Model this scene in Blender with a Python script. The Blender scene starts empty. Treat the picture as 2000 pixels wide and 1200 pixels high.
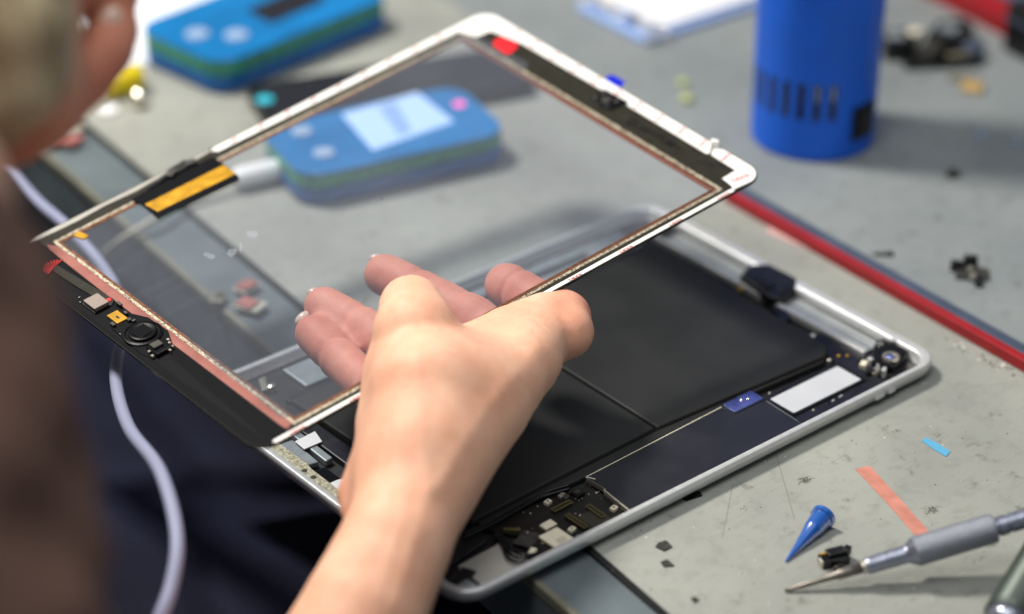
import bpy, math, random
import numpy as np
from mathutils import Matrix, Vector

random.seed(7)
rng = np.random.default_rng(11)
K = 0.001                                   # everything below is written in millimetres
sc = bpy.context.scene
col = sc.collection

# ------------------------------------------------------------------ camera geometry (mm)
F = 4722.0
R = np.array([[0.771161, -0.636632, -0.00332], [-0.327608, -0.392354, -0.859495], [0.545879, 0.663896, -0.511134]])
T = np.array([-17.076, 98.1387, 810.0254])
CAM = -R.T @ T
RD = np.array([[0.99351, -0.02204, -0.11163], [0.01514, 0.99795, -0.06225], [0.11277, 0.06016, 0.9918]])
TD = np.array([-31.46, 66.942, 36.736])
TABLE = -7.5
DL, DS = 242.0, 168.0

def ray(px, py): return R.T @ np.array([(px - 1000) / F, (py - 600) / F, 1.0])
def at(px, py, z=TABLE):
    """world point (mm) of the photo's pixel on the horizontal plane z"""
    d = ray(px, py); return CAM + (z - CAM[2]) / d[2] * d
def cs(px, py, depth):
    """camera-space point (mm)"""
    return np.array([(px - 1000) / F * depth, (py - 600) / F * depth, depth])
def c2w(p): return np.asarray(p) @ R + CAM
def warp(u, v): return 2.1 * (1 - 2 * u / DL) * (1 - 2 * v / DS)
def dg(px, py, h=0.0):
    """(u, v) on the digitizer panel"""
    d = ray(px, py); n = RD[:, 2]; hh = h
    for _ in range(8):
        s = ((TD - CAM) @ n + hh) / (d @ n); q = RD.T @ (CAM + s * d - TD); hh = h + warp(q[0], q[1])
    return (q[0], q[1])
def gdepth(px, py, h):
    """depth along the ray at which a point stands h mm above the panel"""
    d = ray(px, py); n = RD[:, 2]
    return ((TD - CAM) @ n + h) / (d @ n)
def hz(px, py, z=-2.5): return tuple(at(px, py, z)[:2])

# ------------------------------------------------------------------ materials
def S(r, g, b):
    f = lambda c: (c / 255 / 12.92) if c / 255 <= 0.04045 else ((c / 255 + 0.055) / 1.055) ** 2.4
    return (f(r), f(g), f(b), 1.0)

def mat(name, c, rough=0.5, metal=0.0, var=None, bump=None, spec=0.5, coat=0.0, sss=0.0, emit=None, alpha=1.0, trans=0.0):
    m = bpy.data.materials.new(name); m.use_nodes = True
    nt = m.node_tree; b = nt.nodes['Principled BSDF']
    b.inputs['Base Color'].default_value = c
    b.inputs['Roughness'].default_value = rough
    b.inputs['Metallic'].default_value = metal
    b.inputs['Specular IOR Level'].default_value = spec
    b.inputs['Coat Weight'].default_value = coat
    b.inputs['Alpha'].default_value = alpha
    b.inputs['Transmission Weight'].default_value = trans
    if sss:
        b.inputs['Subsurface Weight'].default_value = sss
        b.inputs['Subsurface Radius'].default_value = (0.008, 0.003, 0.0015)
        b.inputs['Subsurface Scale'].default_value = 1.0
    if emit:
        b.inputs['Emission Color'].default_value = emit[0]; b.inputs['Emission Strength'].default_value = emit[1]
    tc = nt.nodes.new('ShaderNodeTexCoord')
    if var:                                  # (scale per metre, amount)
        n = nt.nodes.new('ShaderNodeTexNoise'); n.inputs['Scale'].default_value = var[0]; n.inputs['Detail'].default_value = 6
        nt.links.new(tc.outputs['Object'], n.inputs['Vector'])
        r = nt.nodes.new('ShaderNodeValToRGB'); a = var[1]
        r.color_ramp.elements[0].position = 0.3; r.color_ramp.elements[1].position = 0.7
        r.color_ramp.elements[0].color = (c[0] * (1 - a), c[1] * (1 - a), c[2] * (1 - a), 1)
        r.color_ramp.elements[1].color = (min(1, c[0] * (1 + a)), min(1, c[1] * (1 + a)), min(1, c[2] * (1 + a)), 1)
        nt.links.new(n.outputs['Fac'], r.inputs['Fac']); nt.links.new(r.outputs['Color'], b.inputs['Base Color'])
        mr = nt.nodes.new('ShaderNodeMapRange'); mr.inputs['To Min'].default_value = max(0.03, rough - 0.12); mr.inputs['To Max'].default_value = min(1, rough + 0.12)
        nt.links.new(n.outputs['Fac'], mr.inputs['Value']); nt.links.new(mr.outputs['Result'], b.inputs['Roughness'])
    if bump:
        n2 = nt.nodes.new('ShaderNodeTexNoise'); n2.inputs['Scale'].default_value = bump[0]; n2.inputs['Detail'].default_value = 4
        nt.links.new(tc.outputs['Object'], n2.inputs['Vector'])
        bp = nt.nodes.new('ShaderNodeBump'); bp.inputs['Strength'].default_value = bump[1]; bp.inputs['Distance'].default_value = 0.0006
        nt.links.new(n2.outputs['Fac'], bp.inputs['Height']); nt.links.new(bp.outputs['Normal'], b.inputs['Normal'])
    return m

M = {}
M['alu'] = mat('satin_aluminium', S(218, 219, 218), 0.33, 0.45, var=(300, 0.05), bump=(2500, 0.06))
M['alu_grey'] = mat('grey_aluminium', S(150, 158, 162), 0.4, 0.4, var=(120, 0.12))
M['floor_dark'] = mat('dark_tray', S(28, 28, 32), 0.5, var=(120, 0.3))
M['batt'] = mat('battery_foil', S(42, 42, 41), 0.5, var=(45, 0.14), bump=(180, 0.12), spec=0.3)
M['cover'] = mat('charcoal_film', S(30, 31, 38), 0.38, var=(60, 0.15), bump=(500, 0.08))
M['navy'] = mat('navy_board', S(23, 23, 31), 0.4, var=(200, 0.3))
M['steel'] = mat('bright_steel', S(205, 200, 185), 0.28, 0.8, var=(300, 0.1))
M['pcb'] = mat('black_circuit_board', S(20, 20, 18), 0.35, var=(300, 0.4), bump=(900, 0.2))
M['black'] = mat('black_plastic', S(16, 16, 17), 0.4, var=(300, 0.3))
M['blackgloss'] = mat('black_gloss', S(12, 12, 14), 0.18)
M['olivechip'] = mat('olive_chip', S(50, 47, 36), 0.5)
M['pins'] = mat('connector_pins', S(120, 110, 70), 0.4, 0.5)
M['label'] = mat('pale_label', S(222, 214, 192), 0.5, var=(500, 0.06))
M['white'] = mat('white_label', S(204, 206, 209), 0.35, 0.15, var=(60, 0.03))
M['blueshine'] = mat('blue_foil', S(104, 112, 168), 0.2, 0.7, var=(140, 0.5))
M['glue'] = mat('glue_metal', S(178, 174, 150), 0.45, 0.3, var=(700, 0.45), bump=(600, 0.9))
M['greypanel'] = mat('grey_panel', S(178, 175, 166), 0.5, var=(60, 0.06))
M['pcbgrey'] = mat('grey_olive_panel', S(112, 106, 90), 0.5, var=(200, 0.2))
M['gold'] = mat('gold_contact', S(200, 148, 20), 0.35, 0.1, var=(200, 0.25))
M['copper'] = mat('copper_strip', S(208, 140, 122), 0.45, 0.2, var=(160, 0.15), bump=(700, 0.2))
M['pink'] = mat('copper_pink_film', S(152, 94, 84), 0.4, 0.3, var=(80, 0.12))
M['bronze'] = mat('bronze_line', S(120, 80, 58), 0.35, 0.5, var=(500, 0.3))
M['bezel'] = mat('bezel_ink', S(40, 38, 29), 0.5, var=(200, 0.2), spec=0.2)
M['bezelblack'] = mat('black_bezel_ink', S(14, 14, 18), 0.35, spec=0.12)  # darker copy of bezel_ink for the bezel's shaded end; also black parts
M['chipmetal'] = mat('dull_pinkish_metal', S(150, 136, 128), 0.4, 0.3)
M['bezel_txt'] = mat('bezel_lettering', S(18, 18, 17), 0.3)
M['tape'] = mat('white_tape', S(244, 243, 238), 0.5, var=(300, 0.02))
M['redink'] = mat('pale_red_ink', S(212, 60, 54), 0.6)
M['redtab'] = mat('red_tab', S(236, 30, 40), 0.4)
M['bluetab'] = mat('blue_tab', S(18, 34, 190), 0.35)
M['clear'] = mat('clear_film', S(230, 232, 235), 0.3, alpha=0.16)
M['pinkfilm'] = mat('pink_film', S(232, 196, 192), 0.35, alpha=0.55)
M['gunblue'] = mat('tool_blue', S(0, 104, 236), 0.5, var=(60, 0.08), bump=(1500, 0.05))
M['devblue'] = mat('tester_blue', S(0, 112, 176), 0.25, var=(30, 0.2), coat=0.4)
M['devdark'] = mat('tester_lower_blue', S(0, 96, 168), 0.3, var=(30, 0.2))
M['devgreen'] = mat('circuit_green', S(66, 150, 122), 0.5, var=(250, 0.45))
M['button'] = mat('grey_button', S(146, 168, 198), 0.4)
M['screenlit'] = mat('lit_screen', S(70, 84, 110), 0.3, emit=((0.50, 0.70, 1.0, 1), 1.25))
M['screenband'] = mat('screen_band', S(60, 80, 110), 0.3, emit=((0.36, 0.55, 0.95, 1), 0.95))
M['screenoff'] = mat('dark_screen', S(30, 30, 37), 0.35)
M['ledpink'] = mat('lit_led', S(230, 80, 150), 0.4, emit=((1.0, 0.15, 0.5, 1), 0.9))
M['ledcyan'] = mat('cyan_led', S(30, 150, 170), 0.4, emit=((0.05, 0.6, 0.7, 1), 0.4))
M['paper'] = mat('white_paper', S(236, 240, 246), 0.6, var=(20, 0.03))
M['whiteplastic'] = mat('white_plastic', S(232, 233, 236), 0.3)
M['paleblue'] = mat('pale_blue_plastic', S(150, 178, 232), 0.25)
M['cable'] = mat('pale_cable', S(146, 150, 178), 0.55)
M['yellow'] = mat('yellow_plastic', S(232, 208, 20), 0.35)
M['bead'] = mat('shiny_bead', S(252, 246, 228), 0.02, 1.0)
M['greenbead'] = mat('green_gel', S(190, 200, 120), 0.15)
M['red'] = mat('red_anodised', S(150, 12, 24), 0.42, 0.0, var=(100, 0.12))
M['slate'] = mat('slate_edge', S(64, 74, 92), 0.5, var=(100, 0.15))
M['steelblue'] = mat('satin_tool_steel', S(148, 153, 168), 0.3, 0.75, var=(400, 0.12))
M['grip'] = mat('knurled_grip', S(146, 150, 160), 0.4, 0.7, var=(500, .08), bump=(3500, 0.6))
M['bit'] = mat('bit_steel', S(120, 114, 106), 0.35, 0.7, var=(300, 0.15))
M['oliveg'] = mat('dark_olive_grip', S(70, 80, 74), 0.4, 0.4)
M['tipblue'] = mat('translucent_blue', S(0, 92, 190), 0.25, coat=0.3, trans=0.3)
M['skyblue'] = mat('sky_blue_film', S(92, 166, 202), 0.45)
M['dustm'] = mat('dark_dust', S(84, 80, 66), 0.8)
M['dustw'] = mat('pale_dust', S(232, 228, 216), 0.6)
M['chip'] = mat('dark_chip', S(52, 50, 46), 0.5, var=(400, 0.3))
M['brown'] = mat('brown_cloth', S(110, 84, 74), 0.9, var=(60, 0.22), bump=(400, 0.5), spec=0.15)
M['trouser'] = mat('navy_cloth', S(25, 27, 44), 0.9, var=(14, 0.4), bump=(700, 0.5), spec=0.15)
M['nail'] = mat('fingernail', S(226, 196, 178), 0.25, coat=0.3)
M['scratch'] = mat('scratch_line', S(122, 122, 112), 0.7)
M['tabletop'] = mat('table_laminate', S(96, 106, 110), 0.4, var=(25, 0.22))
M['tedge'] = mat('table_edge_band', S(112, 112, 98), 0.5, var=(90, 0.2))
M['dullgold'] = mat('pale_gold', S(206, 172, 112), 0.4, 0.3)
M['dullred'] = mat('dull_red_rubber', S(158, 96, 92), 0.6, var=(200, .2))
M['dullpale'] = mat('dull_pale_card', S(168, 166, 152), 0.6, var=(200, .1))
M['floor'] = mat('floor_grey', S(34, 34, 38), 0.7, var=(3, 0.3))
M['ring'] = None

def grain():
    m = bpy.data.materials.new('silver_grain'); m.use_nodes = True
    nt = m.node_tree; b = nt.nodes['Principled BSDF']
    tc = nt.nodes.new('ShaderNodeTexCoord'); v = nt.nodes.new('ShaderNodeTexVoronoi'); v.inputs['Scale'].default_value = 1500
    nt.links.new(tc.outputs['Object'], v.inputs['Vector'])
    r = nt.nodes.new('ShaderNodeValToRGB')
    r.color_ramp.elements[0].color = S(84, 68, 52); r.color_ramp.elements[0].position = 0.15
    r.color_ramp.elements[1].color = S(204, 193, 170); r.color_ramp.elements[1].position = 0.6
    nt.links.new(v.outputs['Color'], r.inputs['Fac']); nt.links.new(r.outputs['Color'], b.inputs['Base Color'])
    b.inputs['Metallic'].default_value = 0.4; b.inputs['Roughness'].default_value = 0.4
    return m
M['grain'] = grain()

def glass():
    m = bpy.data.materials.new('panel_glass'); m.use_nodes = True
    nt = m.node_tree; nt.nodes.clear()
    out = nt.nodes.new('ShaderNodeOutputMaterial')
    tr = nt.nodes.new('ShaderNodeBsdfTransparent'); tr.inputs['Color'].default_value = (0.85, 0.88, 0.92, 1)
    df = nt.nodes.new('ShaderNodeBsdfDiffuse'); df.inputs['Color'].default_value = (0.36, 0.39, 0.46, 1)
    tcn = nt.nodes.new('ShaderNodeTexCoord'); nz = nt.nodes.new('ShaderNodeTexNoise'); nz.inputs['Scale'].default_value = 9; nz.inputs['Detail'].default_value = 3
    nt.links.new(tcn.outputs['Object'], nz.inputs['Vector'])
    mr = nt.nodes.new('ShaderNodeMapRange'); mr.inputs['From Min'].default_value = 0.3; mr.inputs['From Max'].default_value = 0.7
    mr.inputs['To Min'].default_value = 0.10; mr.inputs['To Max'].default_value = 0.19
    nt.links.new(nz.outputs['Fac'], mr.inputs['Value'])
    mpn = nt.nodes.new('ShaderNodeMapping'); mpn.inputs['Scale'].default_value = (1, 7, 1); mpn.inputs['Rotation'].default_value = (0, 0, 0.5)
    nt.links.new(tcn.outputs['Object'], mpn.inputs['Vector'])
    nz2 = nt.nodes.new('ShaderNodeTexNoise'); nz2.inputs['Scale'].default_value = 26; nz2.inputs['Detail'].default_value = 7
    nt.links.new(mpn.outputs[0], nz2.inputs['Vector'])
    mr2 = nt.nodes.new('ShaderNodeMapRange'); mr2.inputs['From Min'].default_value = 0.52; mr2.inputs['From Max'].default_value = 0.75; mr2.inputs['To Max'].default_value = 0.03
    nt.links.new(nz2.outputs['Fac'], mr2.inputs['Value'])
    adn = nt.nodes.new('ShaderNodeMath'); adn.operation = 'ADD'; nt.links.new(mr.outputs['Result'], adn.inputs[0]); nt.links.new(mr2.outputs['Result'], adn.inputs[1])
    mx = nt.nodes.new('ShaderNodeMixShader'); nt.links.new(adn.outputs[0], mx.inputs['Fac'])
    nt.links.new(tr.outputs[0], mx.inputs[1]); nt.links.new(df.outputs[0], mx.inputs[2])
    gl = nt.nodes.new('ShaderNodeBsdfGlossy'); gl.inputs['Roughness'].default_value = 0.03
    fr = nt.nodes.new('ShaderNodeLayerWeight'); fr.inputs['Blend'].default_value = 0.12
    mx2 = nt.nodes.new('ShaderNodeMixShader'); nt.links.new(fr.outputs['Fresnel'], mx2.inputs['Fac'])
    nt.links.new(mx.outputs[0], mx2.inputs[1]); nt.links.new(gl.outputs[0], mx2.inputs[2])
    nt.links.new(mx2.outputs[0], out.inputs['Surface'])
    return m
M['glass'] = glass()

def mat_surface(name='work_mat_grey', ca=None, cb=None):
    """grey rubber work mat: cloudy stains, fine scratches, worn patches"""
    m = bpy.data.materials.new(name); m.use_nodes = True
    nt = m.node_tree; b = nt.nodes['Principled BSDF']; L = nt.links
    tc = nt.nodes.new('ShaderNodeTexCoord')
    def noise(scale, detail, sx=1, sy=1, rot=0.0, rough=0.5):
        mp = nt.nodes.new('ShaderNodeMapping'); mp.inputs['Scale'].default_value = (sx, sy, 1); mp.inputs['Rotation'].default_value = (0, 0, rot)
        L.new(tc.outputs['Object'], mp.inputs['Vector'])
        n = nt.nodes.new('ShaderNodeTexNoise'); n.inputs['Scale'].default_value = scale; n.inputs['Detail'].default_value = detail; n.inputs['Roughness'].default_value = rough
        L.new(mp.outputs[0], n.inputs['Vector']); return n
    def ramp(n, p0, c0, p1, c1):
        r = nt.nodes.new('ShaderNodeValToRGB'); e = r.color_ramp.elements
        e[0].position = p0; e[0].color = c0; e[1].position = p1; e[1].color = c1
        L.new(n.outputs['Fac'], r.inputs['Fac']); return r
    def mix(kind, fac, a, bb):
        x = nt.nodes.new('ShaderNodeMix'); x.data_type = 'RGBA'; x.blend_type = kind; x.inputs[0].default_value = fac
        L.new(a, x.inputs[6]); L.new(bb, x.inputs[7]); return x.outputs[2]
    base = ramp(noise(14, 5), 0.3, ca or S(136, 138, 133), 0.7, cb or S(158, 160, 152)).outputs[0]
    w = (1, 1, 1, 1)
    c = mix('MULTIPLY', 1, base, ramp(noise(140, 8, rough=0.65), 0.25, (0.80, 0.80, 0.78, 1), 0.5, w).outputs[0])
    c = mix('MULTIPLY', 1, c, ramp(noise(60, 4, 1, 26, 0.6), 0.30, (0.80, 0.80, 0.79, 1), 0.36, w).outputs[0])
    c = mix('MULTIPLY', 1, c, ramp(noise(50, 4, 1, 30, -0.9), 0.29, (0.82, 0.82, 0.80, 1), 0.35, w).outputs[0])
    c = mix('MULTIPLY', 1, c, ramp(noise(70, 7, rough=0.7), 0.30, (0.60, 0.58, 0.52, 1), 0.40, w).outputs[0])
    c = mix('SCREEN', 1, c, ramp(noise(40, 5, 1, 22, 1.5), 0.66, (0, 0, 0, 1), 0.76, (0.10, 0.10, 0.09, 1)).outputs[0])
    L.new(c, b.inputs['Base Color'])
    b.inputs['Roughness'].default_value = 0.55; b.inputs['Specular IOR Level'].default_value = 0.35
    n2 = noise(900, 4); bp = nt.nodes.new('ShaderNodeBump'); bp.inputs['Strength'].default_value = 0.15; bp.inputs['Distance'].default_value = 0.0004
    L.new(n2.outputs['Fac'], bp.inputs['Height']); L.new(bp.outputs[0], b.inputs['Normal'])
    return m
M['mat'] = mat_surface()
M['mat2'] = mat_surface('blue_grey_mat', S(120, 127, 129), S(138, 143, 143))

def skin():
    m = bpy.data.materials.new('skin'); m.use_nodes = True
    nt = m.node_tree; b = nt.nodes['Principled BSDF']; L = nt.links
    a = nt.nodes.new('ShaderNodeAttribute'); a.attribute_name = 'pink'
    tc = nt.nodes.new('ShaderNodeTexCoord'); n = nt.nodes.new('ShaderNodeTexNoise'); n.inputs['Scale'].default_value = 55; n.inputs['Detail'].default_value = 5
    L.new(tc.outputs['Object'], n.inputs['Vector'])
    r = nt.nodes.new('ShaderNodeValToRGB'); e = r.color_ramp.elements
    e[0].position = 0.3; e[0].color = S(230, 174, 144); e[1].position = 0.7; e[1].color = S(241, 194, 165)
    L.new(n.outputs['Fac'], r.inputs['Fac'])
    r2 = nt.nodes.new('ShaderNodeValToRGB'); e = r2.color_ramp.elements
    e[0].position = 0.3; e[0].color = S(214, 132, 112); e[1].position = 0.7; e[1].color = S(230, 158, 136)
    L.new(n.outputs['Fac'], r2.inputs['Fac'])
    x = nt.nodes.new('ShaderNodeMix'); x.data_type = 'RGBA'
    L.new(a.outputs['Fac'], x.inputs[0]); L.new(r.outputs[0], x.inputs[6]); L.new(r2.outputs[0], x.inputs[7])
    a2 = nt.nodes.new('ShaderNodeAttribute'); a2.attribute_name = 'tan'  # mask for the raised hand: its shade multiplied into the skin colour
    y = nt.nodes.new('ShaderNodeMix'); y.data_type = 'RGBA'; y.blend_type = 'MULTIPLY'; y.inputs[7].default_value = (0.82, 0.78, 0.70, 1)
    L.new(a2.outputs['Fac'], y.inputs[0]); L.new(x.outputs[2], y.inputs[6])
    L.new(y.outputs[2], b.inputs['Base Color'])
    b.inputs['Roughness'].default_value = 0.55; b.inputs['Specular IOR Level'].default_value = 0.3
    b.inputs['Subsurface Weight'].default_value = 0.25; b.inputs['Subsurface Radius'].default_value = (0.006, 0.0022, 0.0012); b.inputs['Subsurface Scale'].default_value = 1.0
    n5 = nt.nodes.new('ShaderNodeTexNoise'); n5.inputs['Scale'].default_value = 190; n5.inputs['Detail'].default_value = 8; n5.inputs['Roughness'].default_value = 0.7
    L.new(tc.outputs['Object'], n5.inputs['Vector'])
    r5 = nt.nodes.new('ShaderNodeValToRGB'); e = r5.color_ramp.elements; e[0].position = 0.3; e[0].color = (0.93, 0.86, 0.83, 1); e[1].position = 0.6; e[1].color = (1, 1, 1, 1)
    L.new(n5.outputs['Fac'], r5.inputs['Fac'])
    z = nt.nodes.new('ShaderNodeMix'); z.data_type = 'RGBA'; z.blend_type = 'MULTIPLY'; z.inputs[0].default_value = 1
    L.new(y.outputs[2], z.inputs[6]); L.new(r5.outputs[0], z.inputs[7]); L.new(z.outputs[2], b.inputs['Base Color'])
    v = nt.nodes.new('ShaderNodeTexVoronoi'); v.inputs['Scale'].default_value = 1700; L.new(tc.outputs['Object'], v.inputs['Vector'])
    n3 = nt.nodes.new('ShaderNodeTexNoise'); n3.inputs['Scale'].default_value = 700; n3.inputs['Detail'].default_value = 5; L.new(tc.outputs['Object'], n3.inputs['Vector'])
    ad = nt.nodes.new('ShaderNodeMath'); ad.operation = 'ADD'; L.new(v.outputs['Distance'], ad.inputs[0]); L.new(n3.outputs['Fac'], ad.inputs[1])
    bp = nt.nodes.new('ShaderNodeBump'); bp.inputs['Strength'].default_value = 0.2; bp.inputs['Distance'].default_value = 0.0004
    L.new(ad.outputs[0], bp.inputs['Height']); L.new(bp.outputs[0], b.inputs['Normal'])
    return m
M['skin'] = skin()
def hair_mat():
    m = bpy.data.materials.new('ash_blond_hair'); m.use_nodes = True
    nt = m.node_tree; b = nt.nodes['Principled BSDF']
    tc = nt.nodes.new('ShaderNodeTexCoord'); mp = nt.nodes.new('ShaderNodeMapping'); mp.inputs['Scale'].default_value = (1, 1, 0.12); mp.inputs['Rotation'].default_value = (0.25, 0.2, 0)
    nt.links.new(tc.outputs['Object'], mp.inputs['Vector'])
    n = nt.nodes.new('ShaderNodeTexNoise'); n.inputs['Scale'].default_value = 130; n.inputs['Detail'].default_value = 5; nt.links.new(mp.outputs[0], n.inputs['Vector'])
    r = nt.nodes.new('ShaderNodeValToRGB'); e = r.color_ramp.elements
    e[0].position = 0.32; e[0].color = S(140, 116, 84); e[1].position = 0.68; e[1].color = S(232, 216, 174)
    nt.links.new(n.outputs['Fac'], r.inputs['Fac']); nt.links.new(r.outputs[0], b.inputs['Base Color'])
    b.inputs['Roughness'].default_value = 0.6
    bp = nt.nodes.new('ShaderNodeBump'); bp.inputs['Strength'].default_value = 0.8; bp.inputs['Distance'].default_value = 0.002
    nt.links.new(n.outputs['Fac'], bp.inputs['Height']); nt.links.new(bp.outputs[0], b.inputs['Normal'])
    return m
M['hair'] = hair_mat()

# ------------------------------------------------------------------ mesh building
class MB:
    def __init__(s): s.v = []; s.f = []
    def add(s, vs, fs):
        o = len(s.v); s.v += [tuple(map(float, p)) for p in vs]; s.f += [tuple(i + o for i in f) for f in fs]; return s
    def box(s, x0, x1, y0, y1, z0, z1):
        return s.add([(x0, y0, z0), (x1, y0, z0), (x1, y1, z0), (x0, y1, z0), (x0, y0, z1), (x1, y0, z1), (x1, y1, z1), (x0, y1, z1)],
                     [(3, 2, 1, 0), (4, 5, 6, 7), (0, 1, 5, 4), (1, 2, 6, 5), (2, 3, 7, 6), (3, 0, 4, 7)])
    def rbox(s, cx, cy, L, W, ang, z0, z1):
        c, n = math.cos(ang), math.sin(ang)
        P = [(cx + a * L / 2 * c - b * W / 2 * n, cy + a * L / 2 * n + b * W / 2 * c) for a, b in ((-1, -1), (1, -1), (1, 1), (-1, 1))]
        return s.prism(P, z0, z1)
    def prism(s, P, z0, z1):
        a = sum(P[i][0] * P[(i + 1) % len(P)][1] - P[(i + 1) % len(P)][0] * P[i][1] for i in range(len(P)))
        if a < 0: P = P[::-1]
        n = len(P)
        vs = [(p[0], p[1], z0) for p in P] + [(p[0], p[1], z1) for p in P]
        return s.add(vs, [tuple(range(n - 1, -1, -1)), tuple(range(n, 2 * n))] + [(i, (i + 1) % n, n + (i + 1) % n, n + i) for i in range(n)])
    def ring(s, A, B, z0, z1):
        n = len(A); vs = [(p[0], p[1], z) for z in (z0, z1) for Q in (A, B) for p in Q]; fs = []
        for i in range(n):
            j = (i + 1) % n; a0, b0, a1, b1 = 0, n, 2 * n, 3 * n
            fs += [(a1 + i, a1 + j, b1 + j, b1 + i), (a0 + j, a0 + i, b0 + i, b0 + j), (a0 + i, a0 + j, a1 + j, a1 + i), (b0 + j, b0 + i, b1 + i, b1 + j)]
        return s.add(vs, fs)
    def loft(s, rings, cap0=True, cap1=True):
        n = len(rings[0]); vs = [p for r in rings for p in r]; fs = []
        for k in range(len(rings) - 1):
            for i in range(n):
                j = (i + 1) % n; fs.append((k * n + i, k * n + j, (k + 1) * n + j, (k + 1) * n + i))
        if cap0: fs.append(tuple(range(n - 1, -1, -1)))
        if cap1: fs.append(tuple(range((len(rings) - 1) * n, len(rings) * n)))
        return s.add(vs, fs)
    def lathe(s, p0, p1, prof, n=32, cap0=True, cap1=True):
        """prof: (distance from p0 towards p1, radius)"""
        p0 = np.array(p0, float); d = np.array(p1, float) - p0; d /= np.linalg.norm(d)
        a = np.cross(d, [0, 0, 1.0]) if abs(d[2]) < 0.9 else np.cross(d, [1.0, 0, 0]); a /= np.linalg.norm(a); b = np.cross(d, a)
        rings = [[p0 + d * t + r * (a * math.cos(2 * math.pi * i / n) + b * math.sin(2 * math.pi * i / n)) for i in range(n)] for t, r in prof]
        rings = [r[::-1] for r in rings]
        return s.loft(rings, cap0, cap1)
    def tube(s, pts, r, n=10, sub=6):
        P = [np.array(p, float) for p in pts]
        Q = []
        for i in range(len(P) - 1):
            a, b, c, d = P[max(0, i - 1)], P[i], P[i + 1], P[min(len(P) - 1, i + 2)]
            for k in range(sub):
                t = k / sub
                Q.append(0.5 * (2 * b + (c - a) * t + (2 * a - 5 * b + 4 * c - d) * t * t + (3 * b - a - 3 * c + d) * t ** 3))
        Q.append(P[-1]); up = np.array([0.3, 0.2, 0.93]); rings = []
        for i, q in enumerate(Q):
            tng = Q[min(i + 1, len(Q) - 1)] - Q[max(i - 1, 0)]; tng /= np.linalg.norm(tng)
            a = np.cross(tng, up); a /= np.linalg.norm(a); b = np.cross(a, tng)
            rr = r(i / (len(Q) - 1)) if callable(r) else r
            rings.append([q + rr * (a * math.cos(2 * math.pi * k / n) + b * math.sin(2 * math.pi * k / n)) for k in range(n)])
        return s.loft(rings)
    def ball(s, c, rx, ry, rz, n=12, m=8, ax=None):
        ax = np.eye(3) if ax is None else np.array(ax)
        vs = []; fs = []
        for j in range(m + 1):
            t = math.pi * j / m
            for i in range(n):
                a = 2 * math.pi * i / n
                vs.append(np.array(c) + (np.array([rx * math.sin(t) * math.cos(a), ry * math.sin(t) * math.sin(a), rz * math.cos(t)]) @ ax))
        for j in range(m):
            for i in range(n):
                k = (i + 1) % n; fs.append((j * n + i, (j + 1) * n + i, (j + 1) * n + k, j * n + k))
        return s.add(vs, fs)
    def text(s, body, size, fx):
        """flat lettering; fx maps (x, y) in em units*size to a 3-D point"""
        cu = bpy.data.curves.new('lettering', 'FONT'); cu.body = body; cu.size = size; cu.resolution_u = 3; cu.offset = 0.035
        ob = bpy.data.objects.new('lettering', cu); me = bpy.data.meshes.new_from_object(ob)
        s.add([fx(v.co.x, v.co.y) for v in me.vertices], [tuple(p.vertices) for p in me.polygons])
        bpy.data.objects.remove(ob); bpy.data.curves.remove(cu); bpy.data.meshes.remove(me); return s
    def build(s, name, m, parent=None, bevel=0.0, smooth=False, fn=None, world=False, seg=2, ang=35):
        V = s.v
        if fn: V = [fn(p) for p in V]
        V = np.array(V, float) * K
        if world and parent is not None:
            mi = np.array(parent.matrix_basis.inverted()); V = V @ mi[:3, :3].T + mi[:3, 3]
        me = bpy.data.meshes.new(name); me.from_pydata(V.tolist(), [], s.f); me.materials.append(m)
        if smooth: me.polygons.foreach_set('use_smooth', [True] * len(me.polygons))
        me.update()
        o = bpy.data.objects.new(name, me); col.objects.link(o); o.parent = parent
        if bevel:
            b = o.modifiers.new('bevel', 'BEVEL'); b.width = bevel * K; b.segments = seg; b.limit_method = 'ANGLE'; b.angle_limit = math.radians(ang)
        return o

def tag(o, label=None, cat=None, group=None, kind=None):
    if label: o['label'] = label
    if cat: o['category'] = cat
    if group: o['group'] = group
    if kind: o['kind'] = kind
    return o
def thing(name, label, cat, loc=(0, 0, 0), group=None, rot=None):
    o = bpy.data.objects.new(name, None); col.objects.link(o); o.empty_display_size = 0.01
    if rot is not None:
        o.matrix_basis = Matrix.Translation(Vector([c * K for c in loc])) @ Matrix([list(r) for r in rot]).to_4x4()
    else: o.location = [c * K for c in loc]; o.matrix_basis = Matrix.Translation(Vector([c * K for c in loc]))
    return tag(o, label, cat, group)

def rrect(x0, x1, y0, y1, r, n=6):
    P = []
    for cx, cy, a0 in ((x1 - r, y1 - r, 0), (x0 + r, y1 - r, 90), (x0 + r, y0 + r, 180), (x1 - r, y0 + r, 270)):
        for i in range(n + 1):
            a = math.radians(a0 + 90 * i / n); P.append((cx + r * math.cos(a), cy + r * math.sin(a)))
    return P

def blob(cx, cy, r, n=9, jit=0.4):
    return [(cx + r * (1 + random.uniform(-jit, jit)) * math.cos(2 * math.pi * i / n), cy + r * (1 + random.uniform(-jit, jit)) * math.sin(2 * math.pi * i / n)) for i in range(n)]

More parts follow.
